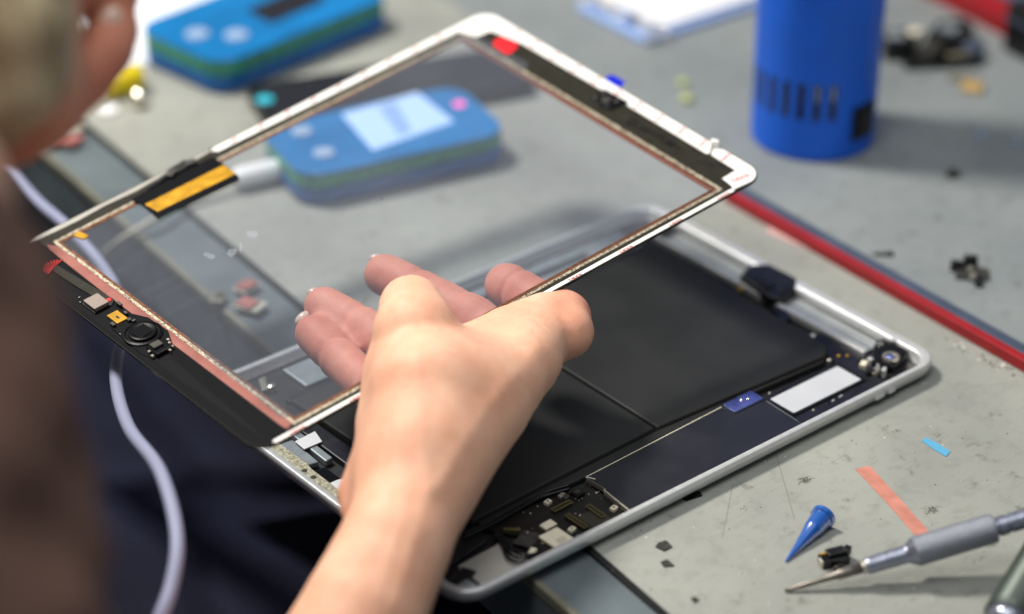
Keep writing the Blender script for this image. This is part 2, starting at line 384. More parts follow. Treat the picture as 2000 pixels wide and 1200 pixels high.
# ------------------------------------------------------------------ signed-distance bodies (surface nets)
def capsule(G, a, b, ra, rb):
    a = np.asarray(a, np.float32); b = np.asarray(b, np.float32); ba = b - a
    L2 = float(ba @ ba) + 1e-9
    X, Y, Z = G[0] - a[0], G[1] - a[1], G[2] - a[2]
    h = np.clip((X * ba[0] + Y * ba[1] + Z * ba[2]) / L2, 0, 1)
    return np.sqrt((X - h * ba[0]) ** 2 + (Y - h * ba[1]) ** 2 + (Z - h * ba[2]) ** 2) - (ra + (rb - ra) * h)
def smin(a, b, k):
    h = np.maximum(k - np.abs(a - b), 0) / k
    return np.minimum(a, b) - h * h * k * 0.25
def nets(chains, voxel):
    """chains: list of (list of (point, radius), blend, paint). Returns verts, faces, paint values"""
    allp = np.array([p for c in chains for p, r in c[0]]); rm = np.array([r for c in chains for p, r in c[0]])
    lo = (allp - rm[:, None]).min(0) - 3 * voxel; hi = (allp + rm[:, None]).max(0) + 3 * voxel
    n = np.ceil((hi - lo) / voxel).astype(int) + 1
    ax = [np.float32(lo[i]) + np.float32(voxel) * np.arange(n[i], dtype=np.float32) for i in range(3)]
    D = np.full(n, 1e3, np.float32)
    for pts, k, paint in chains:
        C = [np.array(p, float) for p, r in pts]; rr = [r for p, r in pts]
        mg = max(k * 2, 4 * voxel)
        cl = np.min([c - r for c, r in zip(C, rr)], 0) - mg; ch = np.max([c + r for c, r in zip(C, rr)], 0) + mg
        i0 = np.clip(((cl - lo) / voxel).astype(int), 0, n - 1); i1 = np.clip(((ch - lo) / voxel).astype(int) + 2, 1, n)
        sl = tuple(slice(i0[i], i1[i]) for i in range(3))
        G = (ax[0][sl[0]][:, None, None], ax[1][sl[1]][None, :, None], ax[2][sl[2]][None, None, :])
        E_ = None
        for i in range(max(1, len(C) - 1)):
            j = min(i + 1, len(C) - 1)
            c = capsule(G, C[i], C[j], rr[i], rr[j]); E_ = c if E_ is None else smin(E_, c, 0.8)
        D[sl] = smin(D[sl], E_, k)
    inside = D < 0
    cnt = sum(inside[a:n[0] - 1 + a, b:n[1] - 1 + b, c:n[2] - 1 + c].astype(np.int8) for a in (0, 1) for b in (0, 1) for c in (0, 1))
    act = np.argwhere((cnt > 0) & (cnt < 8))
    idx = -np.ones(n - 1, np.int64); idx[tuple(act.T)] = np.arange(len(act))
    acc = np.zeros((len(act), 3)); w = np.zeros(len(act))
    corners = [(a, b, c) for a in (0, 1) for b in (0, 1) for c in (0, 1)]
    for p in corners:
        for k_ in range(3):
            if p[k_]: continue
            q = list(p); q[k_] = 1
            d0 = D[act[:, 0] + p[0], act[:, 1] + p[1], act[:, 2] + p[2]]; d1 = D[act[:, 0] + q[0], act[:, 1] + q[1], act[:, 2] + q[2]]
            s = (d0 < 0) != (d1 < 0); t = np.where(s, d0 / np.where(s, d0 - d1, 1), 0)
            e = np.array(p, float)[None, :].repeat(len(act), 0); e[:, k_] += t
            acc[s] += e[s]; w[s] += 1
    V = lo + voxel * (act + acc / w[:, None])
    faces = []
    for k_ in range(3):
        a, b = (k_ + 1) % 3, (k_ + 2) % 3
        s0 = [slice(1, n[i] - 1) for i in range(3)]; s1 = list(s0); s0[k_] = slice(0, n[k_] - 1); s1[k_] = slice(1, n[k_])
        A, B = inside[tuple(s0)], inside[tuple(s1)]
        ch = np.argwhere(A != B); up = A[tuple(ch.T)]
        off = np.array([1, 1, 1]); off[k_] = 0; ch = ch + off
        def cid(da, db):
            c = ch.copy(); c[:, a] -= da; c[:, b] -= db; return idx[tuple(c.T)]
        q = np.stack([cid(1, 1), cid(0, 1), cid(0, 0), cid(1, 0)], 1)
        q[~up] = q[~up][:, ::-1]; faces.append(q)
    Fq = np.concatenate(faces)
    P = np.zeros(len(V))
    for pts, k, paint in chains:
        if not paint: continue
        for i in range(len(pts) - 1):
            d = capsule((V[:, 0], V[:, 1], V[:, 2]), pts[i][0], pts[i + 1][0], pts[i][1], pts[i + 1][1])
            pa = paint if not isinstance(paint, (list, tuple)) else paint[i]
            P = np.maximum(P, pa * np.clip(1 - d / 6.0, 0, 1))
    return V, Fq, P
def relax(V, Fq, it=3):
    e = np.concatenate([Fq[:, [0, 1]], Fq[:, [1, 2]], Fq[:, [2, 3]], Fq[:, [3, 0]]])
    for _ in range(it):
        A = np.zeros_like(V); c = np.zeros(len(V))
        np.add.at(A, e[:, 0], V[e[:, 1]]); np.add.at(c, e[:, 0], 1); np.add.at(A, e[:, 1], V[e[:, 0]]); np.add.at(c, e[:, 1], 1)
        V = 0.5 * V + 0.5 * A / c[:, None]
    return V
def sdf_mesh(name, parts, m, parent, base=(0, 0, 0), shade_tint=None):
    """parts: list of (V world mm, F, paint)"""
    vs = []; fs = []; pk = []; o = 0
    for V, Fq, P in parts:
        vs.append(V); fs.append(Fq + o); pk.append(P); o += len(V)
    V = (np.concatenate(vs) - np.array(base)) * K; Fq = np.concatenate(fs); P = np.concatenate(pk)
    me = bpy.data.meshes.new(name); me.from_pydata(V.tolist(), [], Fq.tolist()); me.materials.append(m)
    me.polygons.foreach_set('use_smooth', [True] * len(me.polygons))
    at_ = me.attributes.new('pink', 'FLOAT', 'POINT'); at_.data.foreach_set('value', P.astype(np.float32)); me.update()
    if shade_tint is not None:
        tv = np.concatenate([np.full(len(p_[0]), t_, np.float32) for p_, t_ in zip(parts, shade_tint)])
        me.attributes.new('tan', 'FLOAT', 'POINT').data.foreach_set('value', tv); me.update()
    o_ = bpy.data.objects.new(name, me); col.objects.link(o_); o_.parent = parent
    return o_

# ================================================================== SETTING
tag(MB().box(-3000, 3000, -3000, 3000, -745, -740).build('floor', M['floor']), kind='structure')
e0, e1 = at(95, 300), at(1130, 1200); ed = (e1 - e0)[:2]; ed /= np.linalg.norm(ed); en = np.array([-ed[1], ed[0]])   # en points to +x
def along(p, t, s=0): return (p[0] + ed[0] * t + en[0] * s, p[1] + ed[1] * t + en[1] * s)
table = thing('table', 'grey workbench top with the tablet on it', None, (e0[0], e0[1], TABLE))
tag(table, kind='structure')
tb = MB().prism([along(e0, -700, 0), along(e0, 1500, 0), along(e0, 1500, 1400), along(e0, -700, 1400)], TABLE - 34, TABLE - 2.2)
tb.build('table_top', M['tabletop'], table, bevel=1.0, world=True)
MB().prism([along(e0, -700, -0.6), along(e0, 1500, -0.6), along(e0, 1500, 2.4), along(e0, -700, 2.4)], TABLE - 7, TABLE - 1.9).build('edge_band', M['tedge'], table, bevel=0.8, world=True)
i0, i1 = at(170, 240), at(1160, 1070); i2 = at(1310, 1200)
mt = thing('work_mat', 'scuffed grey rubber work mat covering the bench under the tablet', 'mat', (i1[0], i1[1], TABLE))
far = i0 + (i0 - i1) * 1.2; near = i2 + (i2 - i1) * 5
MB().prism([(near[0], near[1]), (i2[0], i2[1]), (i1[0], i1[1]), (i0[0], i0[1]), (far[0], far[1]), (1400, 1300), (1400, -700)], TABLE - 2.1, TABLE).build('mat_sheet', M['mat'], mt, bevel=0.3, world=True)
rim = MB()
for a, b in ((near, i2), (i2, i1), (i1, i0), (i0, far)):
    d = (b - a)[:2]; d /= np.linalg.norm(d); nn = np.array([-d[1], d[0]])
    if nn[0] > 0: nn = -nn
    rim.prism([(a[0], a[1]), (b[0], b[1]), (b[0] + nn[0] * 2.2, b[1] + nn[1] * 2.2), (a[0] + nn[0] * 2.2, a[1] + nn[1] * 2.2)], TABLE - 2.1, TABLE - 0.5)
rim.build('mat_edge', M['black'], mt, world=True)
for (x0, y0, x1, y1, w) in ((1515, 885, 1552, 1015, 0.35), (1432, 945, 1411, 1050, 0.3), (1880, 760, 1990, 745, 0.2)):
    a, b = at(x0, y0), at(x1, y1); d = (b - a)[:2]; d /= np.linalg.norm(d); nn = np.array([-d[1], d[0]]) * w / 2
    MB().add([(a[0] - nn[0], a[1] - nn[1], TABLE + .03), (b[0] - nn[0], b[1] - nn[1], TABLE + .03), (b[0] + nn[0], b[1] + nn[1], TABLE + .03), (a[0] + nn[0], a[1] + nn[1], TABLE + .03)], [(0, 1, 2, 3)]).build('scratch', M['scratch'], mt, world=True)

s0, s1, s2 = at(1452, 392), at(2000, 700), at(940, 48)
sd_ = (s1 - s0) / np.linalg.norm(s1 - s0); s3 = s1 + sd_ * 260; s4 = s2 + (s2 - s0) * 0.8
tm = thing('tool_mat', 'blue-grey smooth mat beyond the red bar, carrying the blue tool', 'mat', (s0[0], s0[1], TABLE))
MB().prism([(s3[0], s3[1]), (s0[0], s0[1]), (s2[0], s2[1]), (s4[0], s4[1]), (1300, 1100), (1300, -600)], TABLE + 0.02, TABLE + 0.4).build('mat_sheet', M['mat2'], tm, bevel=0.1, world=True)

# dust and tiny flecks on the mat
db = MB(); dw = MB()
def fleck(mb, x, y, r):
    P = blob(x, y, r, 5, 0.6); mb.prism(P, TABLE + 0.02, TABLE + 0.02 + min(0.5, r * 0.5))
for _ in range(330):
    px, py = random.uniform(1160, 2010), random.uniform(560, 1210); p = at(px, py)
    if px < 1850 and py < 1150 - 0.5 * (px - 900): continue
    fleck(db if random.random() < 0.55 else dw, p[0], p[1], random.choice((0.12, 0.15, 0.2, 0.28)))
for cx, cy, n, sp in ((1573, 938, 170, 1.5), (1820, 997, 170, 1.6), (1832, 852, 14, 1.2), (1748, 842, 14, 1.1), (1835, 865, 10, 0.9), (1452, 993, 16, 1.0), (1910, 1090, 30, 2.2), (1660, 1195, 10, 1)):
    p = at(cx, cy)
    for _ in range(n): fleck(db, p[0] + random.gauss(0, sp), p[1] + random.gauss(0, sp * 0.7), random.uniform(0.06, 0.2))
for _ in range(34):
    t = random.random(); p = at(1850 + 140 * t, 665 + 70 * t); fleck(db if random.random() < 0.6 else dw, p[0] + random.gauss(0, 1.5), p[1] + random.gauss(0, 1), random.uniform(0.2, 0.6))
tag(db.build('dust', M['dustm']), 'dark dust and grit scattered on the grey mat', 'dust', kind='stuff')
tag(dw.build('dust', M['dustw']), 'pale crumbs and lint scattered on the grey mat', 'dust', kind='stuff')

# ================================================================== TABLET HOUSING
HL, HW = 240.0, 169.5
hs = thing('tablet_housing', 'opened silver tablet back shell with black batteries and circuit board showing', 'tablet', (HL / 2, HW / 2, TABLE))
def hb(mb, name, m, bevel=0.0, parent=hs, smooth=False, **k):
    if parent is not hs:
        o = mb.build(name, m, hs, bevel=bevel, world=True, smooth=smooth, **k); o.parent = parent; return o
    return mb.build(name, m, hs, bevel=bevel, world=True, smooth=smooth, **k)
prof = [(9, -7.5), (5, -7.2), (2.4, -6.4), (0.9, -5), (0.25, -3.4), (0, -1.8), (0.05, -0.6), (0.45, -0.12), (0.8, 0)]
rings = [[(x, y, z) for x, y in rrect(i, HL - i, i, HW - i, 11 - min(i, 9) * 0.6, 8)] for i, z in prof]
inner = [(0.0, 0), (0.35, -0.2), (0.6, -1.0), (0.6, -5.2)]
for i, z in inner:
    rings.append([(x, y, z) for x, y in rrect(2.6 + i, HL - 4.6 - i, 2.2 + i, HW - 2.4 - i, 8.5, 8)])
sh = hb(MB().loft(rings), 'shell', M['alu'], smooth=True)
hb(MB().prism(rrect(3.4, HL - 5.6, 3.0, HW - 3.2, 7, 6), -5.15, -4.8), 'inner_floor', M['floor_dark'])
# volume buttons and openings on the front edge
for px0, px1 in ((1728, 1752), (1680, 1712)):
    a, b = at(px0, 765, -4)[0], at(px1, 765, -4)[0]
    hb(MB().box(a, b, -0.45, 0.6, -4.3, -2.4), 'side_button', M['alu'], bevel=0.25)
# batteries
def cell(P, name='battery_cell'):
    mb = MB()
    c = np.mean(P, 0)
    def ins(d): return [tuple(np.array(p) + (c - np.array(p)) / np.linalg.norm(c - np.array(p)) * d) for p in P]
    mb.loft([[(x, y, -4.7) for x, y in P], [(x, y, -3.0) for x, y in P], [(x, y, -1.4) for x, y in ins(0.5)], [(x, y, -1.15) for x, y in ins(1.2)]])
    return hb(mb, name, M['batt'], bevel=0.3, smooth=False)
cell([(122.3, 36.2), (207.5, 31.4), (213, 36.5), (217, 139.5), (122.3, 139.5)][0:5])
cell([(32, 34), (121.5, 36.6), (121.5, 139.5), (28, 139.5)])
hb(MB().prism([(34, 32.2), (80, 30.5), (152, 33), (205, 30), (206, 31.2), (122, 36.2), (34, 34)], -4.7, -2.3), 'battery_lip', M['batt'], bevel=0.6)
hb(MB().prism([(122.3, 139.8), (217, 139.8), (217, 143), (28, 143), (28, 139.8)], -4.7, -2.2), 'foil_strip', M['navy'], bevel=0.3)
hb(MB().box(40, 214, 146, 162, -4.7, -3.0), 'speaker_rail', M['alu_grey'], bevel=0.6)
hb(MB().box(60, 190, 152, 155, -2.95, -2.4), 'rail_groove', M['floor_dark'], bevel=0.2)
# main cover over the board
Pc = [(80.9, 29.0), (150.9, 31.2), (151.6, 25.2), (167.0, 24.2), (165.6, 3.0), (84, 3.0), (79.3, 3.2), (79.9, 18.1), (81.8, 19.0)]
def grow(P, d):
    c = np.mean(P, 0); return [tuple(np.array(p) + (np.array(p) - c) / np.linalg.norm(np.array(p) - c) * d) for p in P]
hb(MB().prism(grow(Pc, 0.22), -3.6, -1.72), 'shield_plate', M['steel'])
hb(MB().prism(Pc, -1.72, -1.62), 'shield_film', M['cover'])
def edge_line(pts, w_, name, m, z0=-1.8, z1=-1.45):
    mb = MB()
    for a, b in zip(pts[:-1], pts[1:]):
        a, b = np.array(a, float), np.array(b, float); d = b - a
        mb.rbox(*((a + b) / 2), np.linalg.norm(d) + w_, w_, math.atan2(d[1], d[0]), z0, z1)
    return hb(mb, name, m)
edge_line([(150.6, 31.35), (81.0, 29.2), (82.6, 26.2)], 0.36, 'shield_edge', M['label'])
edge_line([(80.6, 19.0), (79.2, 4.0)], 0.3, 'shield_edge', M['label'])
edge_line([(166.6, 23.0), (165.9, 6.4)], 0.2, 'shield_edge', M['alu_grey'])
P2 = [(166.2, 27.6), (208, 27.2), (213, 20), (213, 6), (199, 3.4), (166.6, 5.4)]
hb(MB().prism(P2, -4.7, -2.9), 'side_board', M['navy'], bevel=0.3)
hb(MB().ring(rrect(168.4, 208.2, 10.4, 26.2, 1.2, 3), rrect(169.4, 207.0, 11.6, 25.0, 0.8, 3), -2.9, -2.2), 'label_frame', M['black'])
hb(MB().prism(rrect(169.8, 206.6, 12.0, 24.6, 0.6, 3), -2.9, -2.5), 'white_label', M['white'])
fo = hb(MB().prism(rrect(151.9, 167.0, 25.3, 32.2, 0.7, 3), -1.9, -1.3), 'cable_clip', M['blueshine'], bevel=0.15)
hb(MB().ring(rrect(151.3, 167.6, 24.6, 32.8, 0.9, 3), rrect(151.9, 167.0, 25.3, 32.2, 0.7, 3), -2.6, -1.45), 'clip_edge', M['black'])
for x, y in ((159.5, 29.6), (162, 28.6)): hb(MB().lathe((x, y, -1.3), (x, y, 0), [(0, 0.55), (0.25, 0.5), (0.4, 0.2)], 10), 'screw', M['steel'], parent=fo)
# logic board and what sits on it
pcb = hb(MB().prism([(33, 31), (80.5, 28.6), (79.3, 4.2), (38, 3.6), (41, 19)], -4.7, -3.2), 'logic_board', M['pcb'], bevel=0.2)
def on_board(name, m, px, py, L, W, ang, z0=-3.2, z1=-2.6, bevel=0.12):
    p = hz(px, py, z1); return hb(MB().rbox(p[0], p[1], L, W, ang, z0, z1), name, m, bevel=bevel, parent=pcb)
def board_conn(px0, py0, px1, py1, w):
    a, b = np.array(hz(px0, py0, -2.4)), np.array(hz(px1, py1, -2.4)); c = (a + b) / 2; d = b - a; L = np.linalg.norm(d); an = math.atan2(d[1], d[0])
    o = hb(MB().rbox(c[0], c[1], L, w, an, -3.2, -2.3), 'board_connector', M['black'], bevel=0.1, parent=pcb)
    mb = MB()
    for s in (-1, 1):
        for k in range(14):
            t = (k + 0.5) / 14 - 0.5
            q = c + d * t * 0.88 + np.array([-d[1], d[0]]) / L * s * w * 0.33
            mb.rbox(q[0], q[1], L / 34, w * 0.22, an, -2.3, -2.12)
    g = hb(mb, 'pin_row', M['pins']); g.parent = pcb
    g2 = hb(MB().ring([tuple(c + d / L * (a_ * (L / 2 + .12)) + np.array([-d[1], d[0]]) / L * b_ * (w / 2 + .12)) for a_, b_ in ((-1, -1), (1, -1), (1, 1), (-1, 1))],
                      [tuple(c + d / L * (a_ * (L / 2 - .18)) + np.array([-d[1], d[0]]) / L * b_ * (w / 2 - .18)) for a_, b_ in ((-1, -1), (1, -1), (1, 1), (-1, 1))], -2.3, -2.15), 'connector_rim', M['pins']); g2.parent = pcb
board_conn(1080, 998, 1115, 980, 2.1); board_conn(1107, 1006, 1145, 1031, 2.0); board_conn(1148, 988, 1180, 1010, 2.0)
on_board('chip', M['olivechip'], 1160, 1011, 8.5, 8.5, 0, z1=-2.9)
for x, y in ((1070, 979), (1117, 1032), (1199, 991)):
    o = on_board('screw_post', M['label'], x, y, 2.6, 2.0, 0.2, z1=-1.9)
    p = hz(x, y, -1.9); h = hb(MB().lathe((p[0], p[1], -1.95), (p[0], p[1], 0), [(0, 0.5), (0.12, 0.5)], 12), 'screw_hole', M['black']); h.parent = pcb
on_board('chip_label', M['label'], 1071, 1024, 5.2, 3.6, 0.05, z1=-2.2)
lab = on_board('chip_label', M['label'], 1087, 1050, 8.6, 9.2, 0.02, z1=-2.3)
mk = MB(); lp = np.array(hz(1087, 1050, -2.3))
for k in range(3): mk.rbox(lp[0] + 0.6 - k * 0.1, lp[1] - 1.2 - k * 0.9, 4.2, 0.28, 0.02, -2.3, -2.28)
mk.build('print_lines', M['pcbgrey'], hs, world=True).parent = pcb
on_board('camera_socket', M['blackgloss'], 1128, 962, 4.2, 3.6, 0.1, z1=-1.7)
on_board('socket_core', M['chip'], 1128, 960, 2.4, 2.0, 0.1, z0=-1.7, z1=-1.5)
for x, y in ((1118, 966), (1124, 970), (1131, 973), (1137, 969)): on_board('solder_pad', M['steel'], x, y + 4, 0.4, 0.4, 0, z1=-2.7, bevel=0.05)
on_board('antenna_plug', M['steel'], 1097, 966, 3.0, 1.6, 0.3, z1=-2.0)
on_board('antenna_socket', M['chip'], 1106, 970, 2.6, 1.8, 0.3, z1=-2.2)
for px, py in ((1045, 978), (1050, 988), (1022, 1000), (1036, 1002), (1150, 965), (1165, 962), (1175, 974), (1205, 985), (1213, 997), (1110, 1050), (1128, 1046), (1060, 1060), (1030, 1040), (1040, 1032), (1012, 1030), (1133, 1006), (1124, 1003), (1090, 972), (1152, 948), (1170, 960), (1217, 1003)):
    on_board('solder_pad', random.choice((M['steel'], M['pins'], M['label'])), px, py, random.uniform(0.3, 0.8), random.uniform(0.25, 0.5), random.uniform(0, 3), z1=-2.8, bevel=0.04)
on_board('coax_clip', M['pins'], 1000, 1033, 6.0, 1.1, -0.75, z1=-1.9)
on_board('cable_plug', M['label'], 1040, 1075, 3.2, 2.2, 0.5, z1=-1.6)
on_board('foil_patch', M['chip'], 1030, 1052, 9, 7, 0.4, z1=-2.9)
# coax runs
ca = MB()
def hpath(pts, z): return [tuple(at(x, y, zz)) for (x, y), zz in zip(pts, z)]
for off in (0, 7):
    ca.tube(hpath([(905, 1045 + off), (960, 1018 + off), (1010, 990 + off), (1050, 968 + off), (1085, 956 + off), (1112, 948 + off)], [-2.4] * 6), 0.62, 8)
hb(ca, 'antenna_cable', M['blackgloss'], smooth=True)
cb = MB()
for k, off in enumerate((0, 9, 19)):
    cb.tube(hpath([(972 - off * 0.3, 1040 + off * 0.2), (985 - off * .3, 1052 + off * .5), (1000 - off * .3, 1075 + off * .9), (1025, 1085 + off * 0.75), (1045, 1082 + off * .6)], [-2.4, -1.9, -1.4, -1.5, -2.2]), 0.55, 8)
hb(cb, 'speaker_cable', M['blackgloss'], smooth=True)
# pale panel at the lower corner
hb(MB().prism([hz(893, 1103), hz(968, 1062), hz(976, 1055), hz(1003, 1070), hz(1045, 1102), hz(950, 1147)], -4.7, -3.0), 'speaker_cover', M['greypanel'], bevel=0.4)
hb(MB().rbox(*hz(900, 1130), 13, 6, 0.4, -4.7, -2.4), 'corner_bracket', M['black'], bevel=0.8)
hb(MB().rbox(*hz(908, 1148), 7, 5, 0.1, -4.7, -1.6), 'corner_block', M['alu_grey'], bevel=0.8)
hb(MB().prism([(4, 20), (31, 24), (33, 33), (5, 33)], -4.7, -3.4), 'black_foil', M['floor_dark'], bevel=0.4)
# left edge: glue, plates, white tabs
hb(MB().prism([(0.9, 60), (6.2, 62), (6.6, 95), (7.4, 100), (7.0, 119), (1.0, 119)], -1.2, -0.1), 'glue_strip', M['glue'], bevel=0.2)
for k, y in enumerate((96, 90.5, 74)): hb(MB().lathe((3.9, y, -0.1), (3.9, y, 1), [(0, 1.1), (0.15, 1.0), (0.22, 0.5)], 14), 'screw_hole', M['olivechip'])
hb(MB().prism([(8, 101), (13, 100), (14, 118), (8.4, 119)], -4.7, -2.2), 'grey_plate', M['alu_grey'], bevel=0.5)
hb(MB().prism([(14.8, 98), (18.2, 98.5), (19, 126), (15.6, 126)], -4.7, -1.8), 'grey_plate', M['alu_grey'], bevel=0.5)
hb(MB().prism([(8, 86), (13, 87), (13, 96), (8, 97)], -4.7, -2.4), 'dock_connector', M['blackgloss'], bevel=0.4)
hb(MB().prism(rrect(5.5, 13, 77, 85.5, 2.5, 4), -2.2, -1.5), 'white_tab', M['whiteplastic'], bevel=0.2)
hb(MB().prism([hz(576, 862, -1), hz(615, 842, -1), hz(629, 862, -1), hz(594, 877, -1)], -1.5, -1.1), 'white_tab', M['whiteplastic'])
hb(MB().prism([hz(540, 800, -1), hz(566, 818, -1), hz(556, 828, -1), hz(538, 812, -1)], -1.5, -1.1), 'white_tab', M['whiteplastic'])
hb(MB().lathe((*hz(530, 753, -2), -4.7), (*hz(530, 753, -2), 0), [(0, 1.6), (2.8, 1.5), (3.1, 0.8)], 14), 'screw', M['steel'])
hb(MB().prism([hz(505, 740), hz(518, 735), hz(524, 760), hz(512, 762)], -4.7, -2.4), 'steel_clip', M['steel'], bevel=0.2)
hb(MB().box(19.6, 27.4, 36, 138, -4.7, -2.0), 'antenna_bar', M['navy'], bevel=0.6)
# right end: aluminium channel, microphone block, camera
ch = MB()
ch.box(220.5, 222.6, 24, 146, -4.7, -1.4); hb(ch, 'channel_wall', M['alu'], bevel=0.5)
hb(MB().box(222.8, 234.0, 26, 144, -4.75, -3.6), 'side_channel', M['alu_grey'], bevel=0.2)
for x in (225.5, 228.8, 231.5): hb(MB().box(x, x + 0.7, 27, 142, -3.6, -3.35), 'channel_rib', M['alu'], bevel=0.1)
hb(MB().ring(rrect(233.2, 239.2, 20, 160, 2.5, 4), rrect(234.6, 238.9, 22, 158, 2, 4), -2.6, -0.05), 'rim_ledge', M['alu'])
mic = hb(MB().prism([hz(1443, 552), hz(1462, 530), hz(1500, 527), hz(1556, 556), hz(1553, 578), hz(1520, 600), hz(1500, 592)], -4.7, 0.8), 'microphone_block', M['black'], bevel=1.2)
mm = MB()
for px, py, r, z in ((1472, 545, 3.2, -.2), (1500, 560, 2.6, .3), (1530, 568, 2.4, -.1), (1490, 552, 1.4, .8)):
    p = hz(px, py, z); mm.lathe((p[0], p[1], -0.8), (p[0], p[1], 2), [(0, r), (2.0 + z, r * 0.95), (2.2 + z, r * 0.6)], 14)
hb(mm, 'microphone_caps', M['black']).parent = mic
hb(MB().prism([hz(1505, 600), hz(1520, 590), hz(1545, 620), hz(1530, 632)], -4.7, -2.2), 'flex_tail', M['navy'], bevel=0.2)
hb(MB().rbox(*hz(1446, 566), 2.6, 1.8, 0.4, -2.6, -2.0), 'gold_pad', M['gold'])
cam_ = hb(MB().prism([hz(1706, 682), hz(1712, 668), hz(1742, 668), hz(1774, 690), hz(1768, 704), hz(1742, 722), hz(1705, 712)], -4.7, -1.0), 'camera_module', M['blackgloss'], bevel=0.6)
p = hz(1740, 698, -0.8)
hb(MB().lathe((p[0], p[1], -1.0), (p[0], p[1], 1), [(0, 3.4), (0.8, 3.3), (0.9, 2.4), (0.5, 2.2)], 20), 'camera_ring', M['steel'], smooth=False).parent = cam_
hb(MB().ball((p[0], p[1], -0.6), 1.9, 1.9, 0.8), 'camera_lens', M['blueshine'], smooth=True).parent = cam_
hb(MB().lathe((*hz(1719, 671, -0.6), -1.0), (*hz(1719, 671, -0.6), 2), [(0, 1.5), (0.5, 1.4), (0.6, 0.4)], 14), 'screw', M['steel']).parent = cam_
for px, py, L, W, a, mname in ((1687, 710, 4, 2.6, 0.5, 'label'), (1709, 722, 5, 2.5, 0.2, 'steel'), (1700, 700, 2.2, 2.2, 0.1, 'alu'), (1727, 722, 3, 1.6, 0.6, 'alu'), (1758, 700, 2.5, 1.4, 0.2, 'steel'), (1700, 726, 4, 1.4, -.3, 'black'), (1715, 712, 3.6, 1.2, .9, 'alu_grey'), (1730, 712, 1.6, 1.2, .4, 'blueshine')):
    q = hz(px, py, -1.6); hb(MB().rbox(q[0], q[1], L, W, a, -4.7, -1.7 + random.uniform(0, 0.8)), 'camera_clip', M[mname], bevel=0.3)
hb(MB().prism([hz(1590, 655), hz(1604, 646), hz(1680, 690), hz(1680, 735), hz(1640, 712), hz(1616, 690)], -4.7, -3.0), 'end_board', M['navy'], bevel=0.2)
for px, py, r, mn in ((1588, 654, 1.1, 'alu'), (1620, 702, 0.9, 'steel'), (1638, 694, 0.7, 'gold'), (1503, 767, 0.6, 'steel'), (1589, 800, 0.6, 'steel'), (1655, 694, .6, 'gold')):
    q = hz(px, py, -2.4); hb(MB().lathe((q[0], q[1], -4.5), (q[0], q[1], 2), [(0, r), (2.0, r), (2.2, r * 0.6)], 12), 'screw', M[mn])
for k in range(4): q = hz(1620 + k * 7, 786 - k * 4, -2.6); hb(MB().rbox(q[0], q[1], 3.0, 1.0, 0.1, -4.0, -2.6), 'switch_part', M['alu_grey' if k % 2 else 'black'], bevel=0.2)

# ================================================================== DIGITIZER (glass front)
rotD = RD
dz = thing('touch_glass', 'tablet touch glass with black bezel and white red-lettered tape, held over the open shell', 'touch glass', TD, rot=rotD)
W_ = lambda p: (p[0], p[1], p[2] + warp(p[0], p[1]))
def db_(mb, name, m, bevel=0.0, parent=None, smooth=False, **k):
    o = mb.build(name, m, dz, bevel=bevel, fn=W_, smooth=smooth, **k)
    if parent is not None: o.parent = parent
    return o
OUT = rrect(-1.6, DL, 0, DS, 9, 8)
def rc(x0, x1, y0, y1): return rrect(x0, x1, y0, y1, 0.3, 8)
gp = MB(); gp.add([(x, y, -0.1) for x, y in OUT], [tuple(range(len(OUT)))])
db_(gp, 'glass_pane', M['glass'])
db_(MB().ring(OUT, rc(14.0, 225.0, 2.8, 163.0), -0.75, -0.15), 'pane_edge', M['blackgloss'])
db_(MB().ring(OUT, rc(16.2, 222.6, 4.3, 160.0), 0.02, 0.2), 'bezel', M['bezel'])
db_(MB().ring(rc(16.2, 222.6, 4.3, 160.0), rc(17.5, 220.8, 5.6, 158.6), 0.02, 0.24), 'silver_trace', M['grain'])
db_(MB().ring(rc(17.5, 220.8, 5.6, 158.6), rc(18.7, 218.0, 7.3, 156.8), 0.02, 0.22), 'copper_trace', M['bronze'])
db_(MB().box(218.35, 219.2, 7.0, 157, 0.22, 0.26), 'copper_line', M['pink'])
db_(MB().prism([(-1.3, 9)] + [(7.4 - 8.7 * math.cos(t_), 9 - 8.7 * math.sin(t_)) for t_ in (0.4, 0.8, 1.2)] + [(12.4, 0.4), (12.4, 167.6)] + [(7.4 - 8.7 * math.sin(t_), 159 + 8.7 * math.cos(t_)) for t_ in (0.4, 0.8, 1.2)] + [(-1.3, 159)], 0.2, 0.26), 'home_bezel', M['bezelblack'])  # shaded end of the bezel, painted on as a darker sheet
db_(MB().prism([(12.7, 6), (13.2, 4), (16.1, 5.4), (16.1, 156), (13.4, 160), (12.5, 156), (12.0, 120), (12.5, 60)], 0.2, 0.3), 'copper_film', M['pink'])
# white adhesive tape
arc = lambda cx, cy, r, a0, a1, n=7: [(cx + r * math.cos(math.radians(a0 + (a1 - a0) * i / n)), cy + r * math.sin(math.radians(a0 + (a1 - a0) * i / n))) for i in range(n + 1)]
tR = [(225.2, 1.4)] + arc(233.3, 8.7, 8.1, -86, 0) + [(241.4, 25), (239.6, 27), (235.4, 24.0), (234.9, 9.9), (227.2, 9.6), (226.4, 4)]
tapes = [db_(MB().prism(tR, 0.2, 0.36), 'adhesive_tape', M['tape'])]
tR2 = [(241.4, 28.4), (241.4, 159.3)] + arc(233.3, 159.3, 8.1, 0, 90) + [(222, 167.4), (222, 163.0), (225.0, 154.6), (232.2, 153.8), (235.2, 137), (235.6, 88), (237.0, 87), (237.4, 73.5), (235.4, 72.5), (234.6, 25.8), (236, 25.2), (239, 28)]
tapes.append(db_(MB().prism(tR2, 0.2, 0.36), 'adhesive_tape', M['tape']))
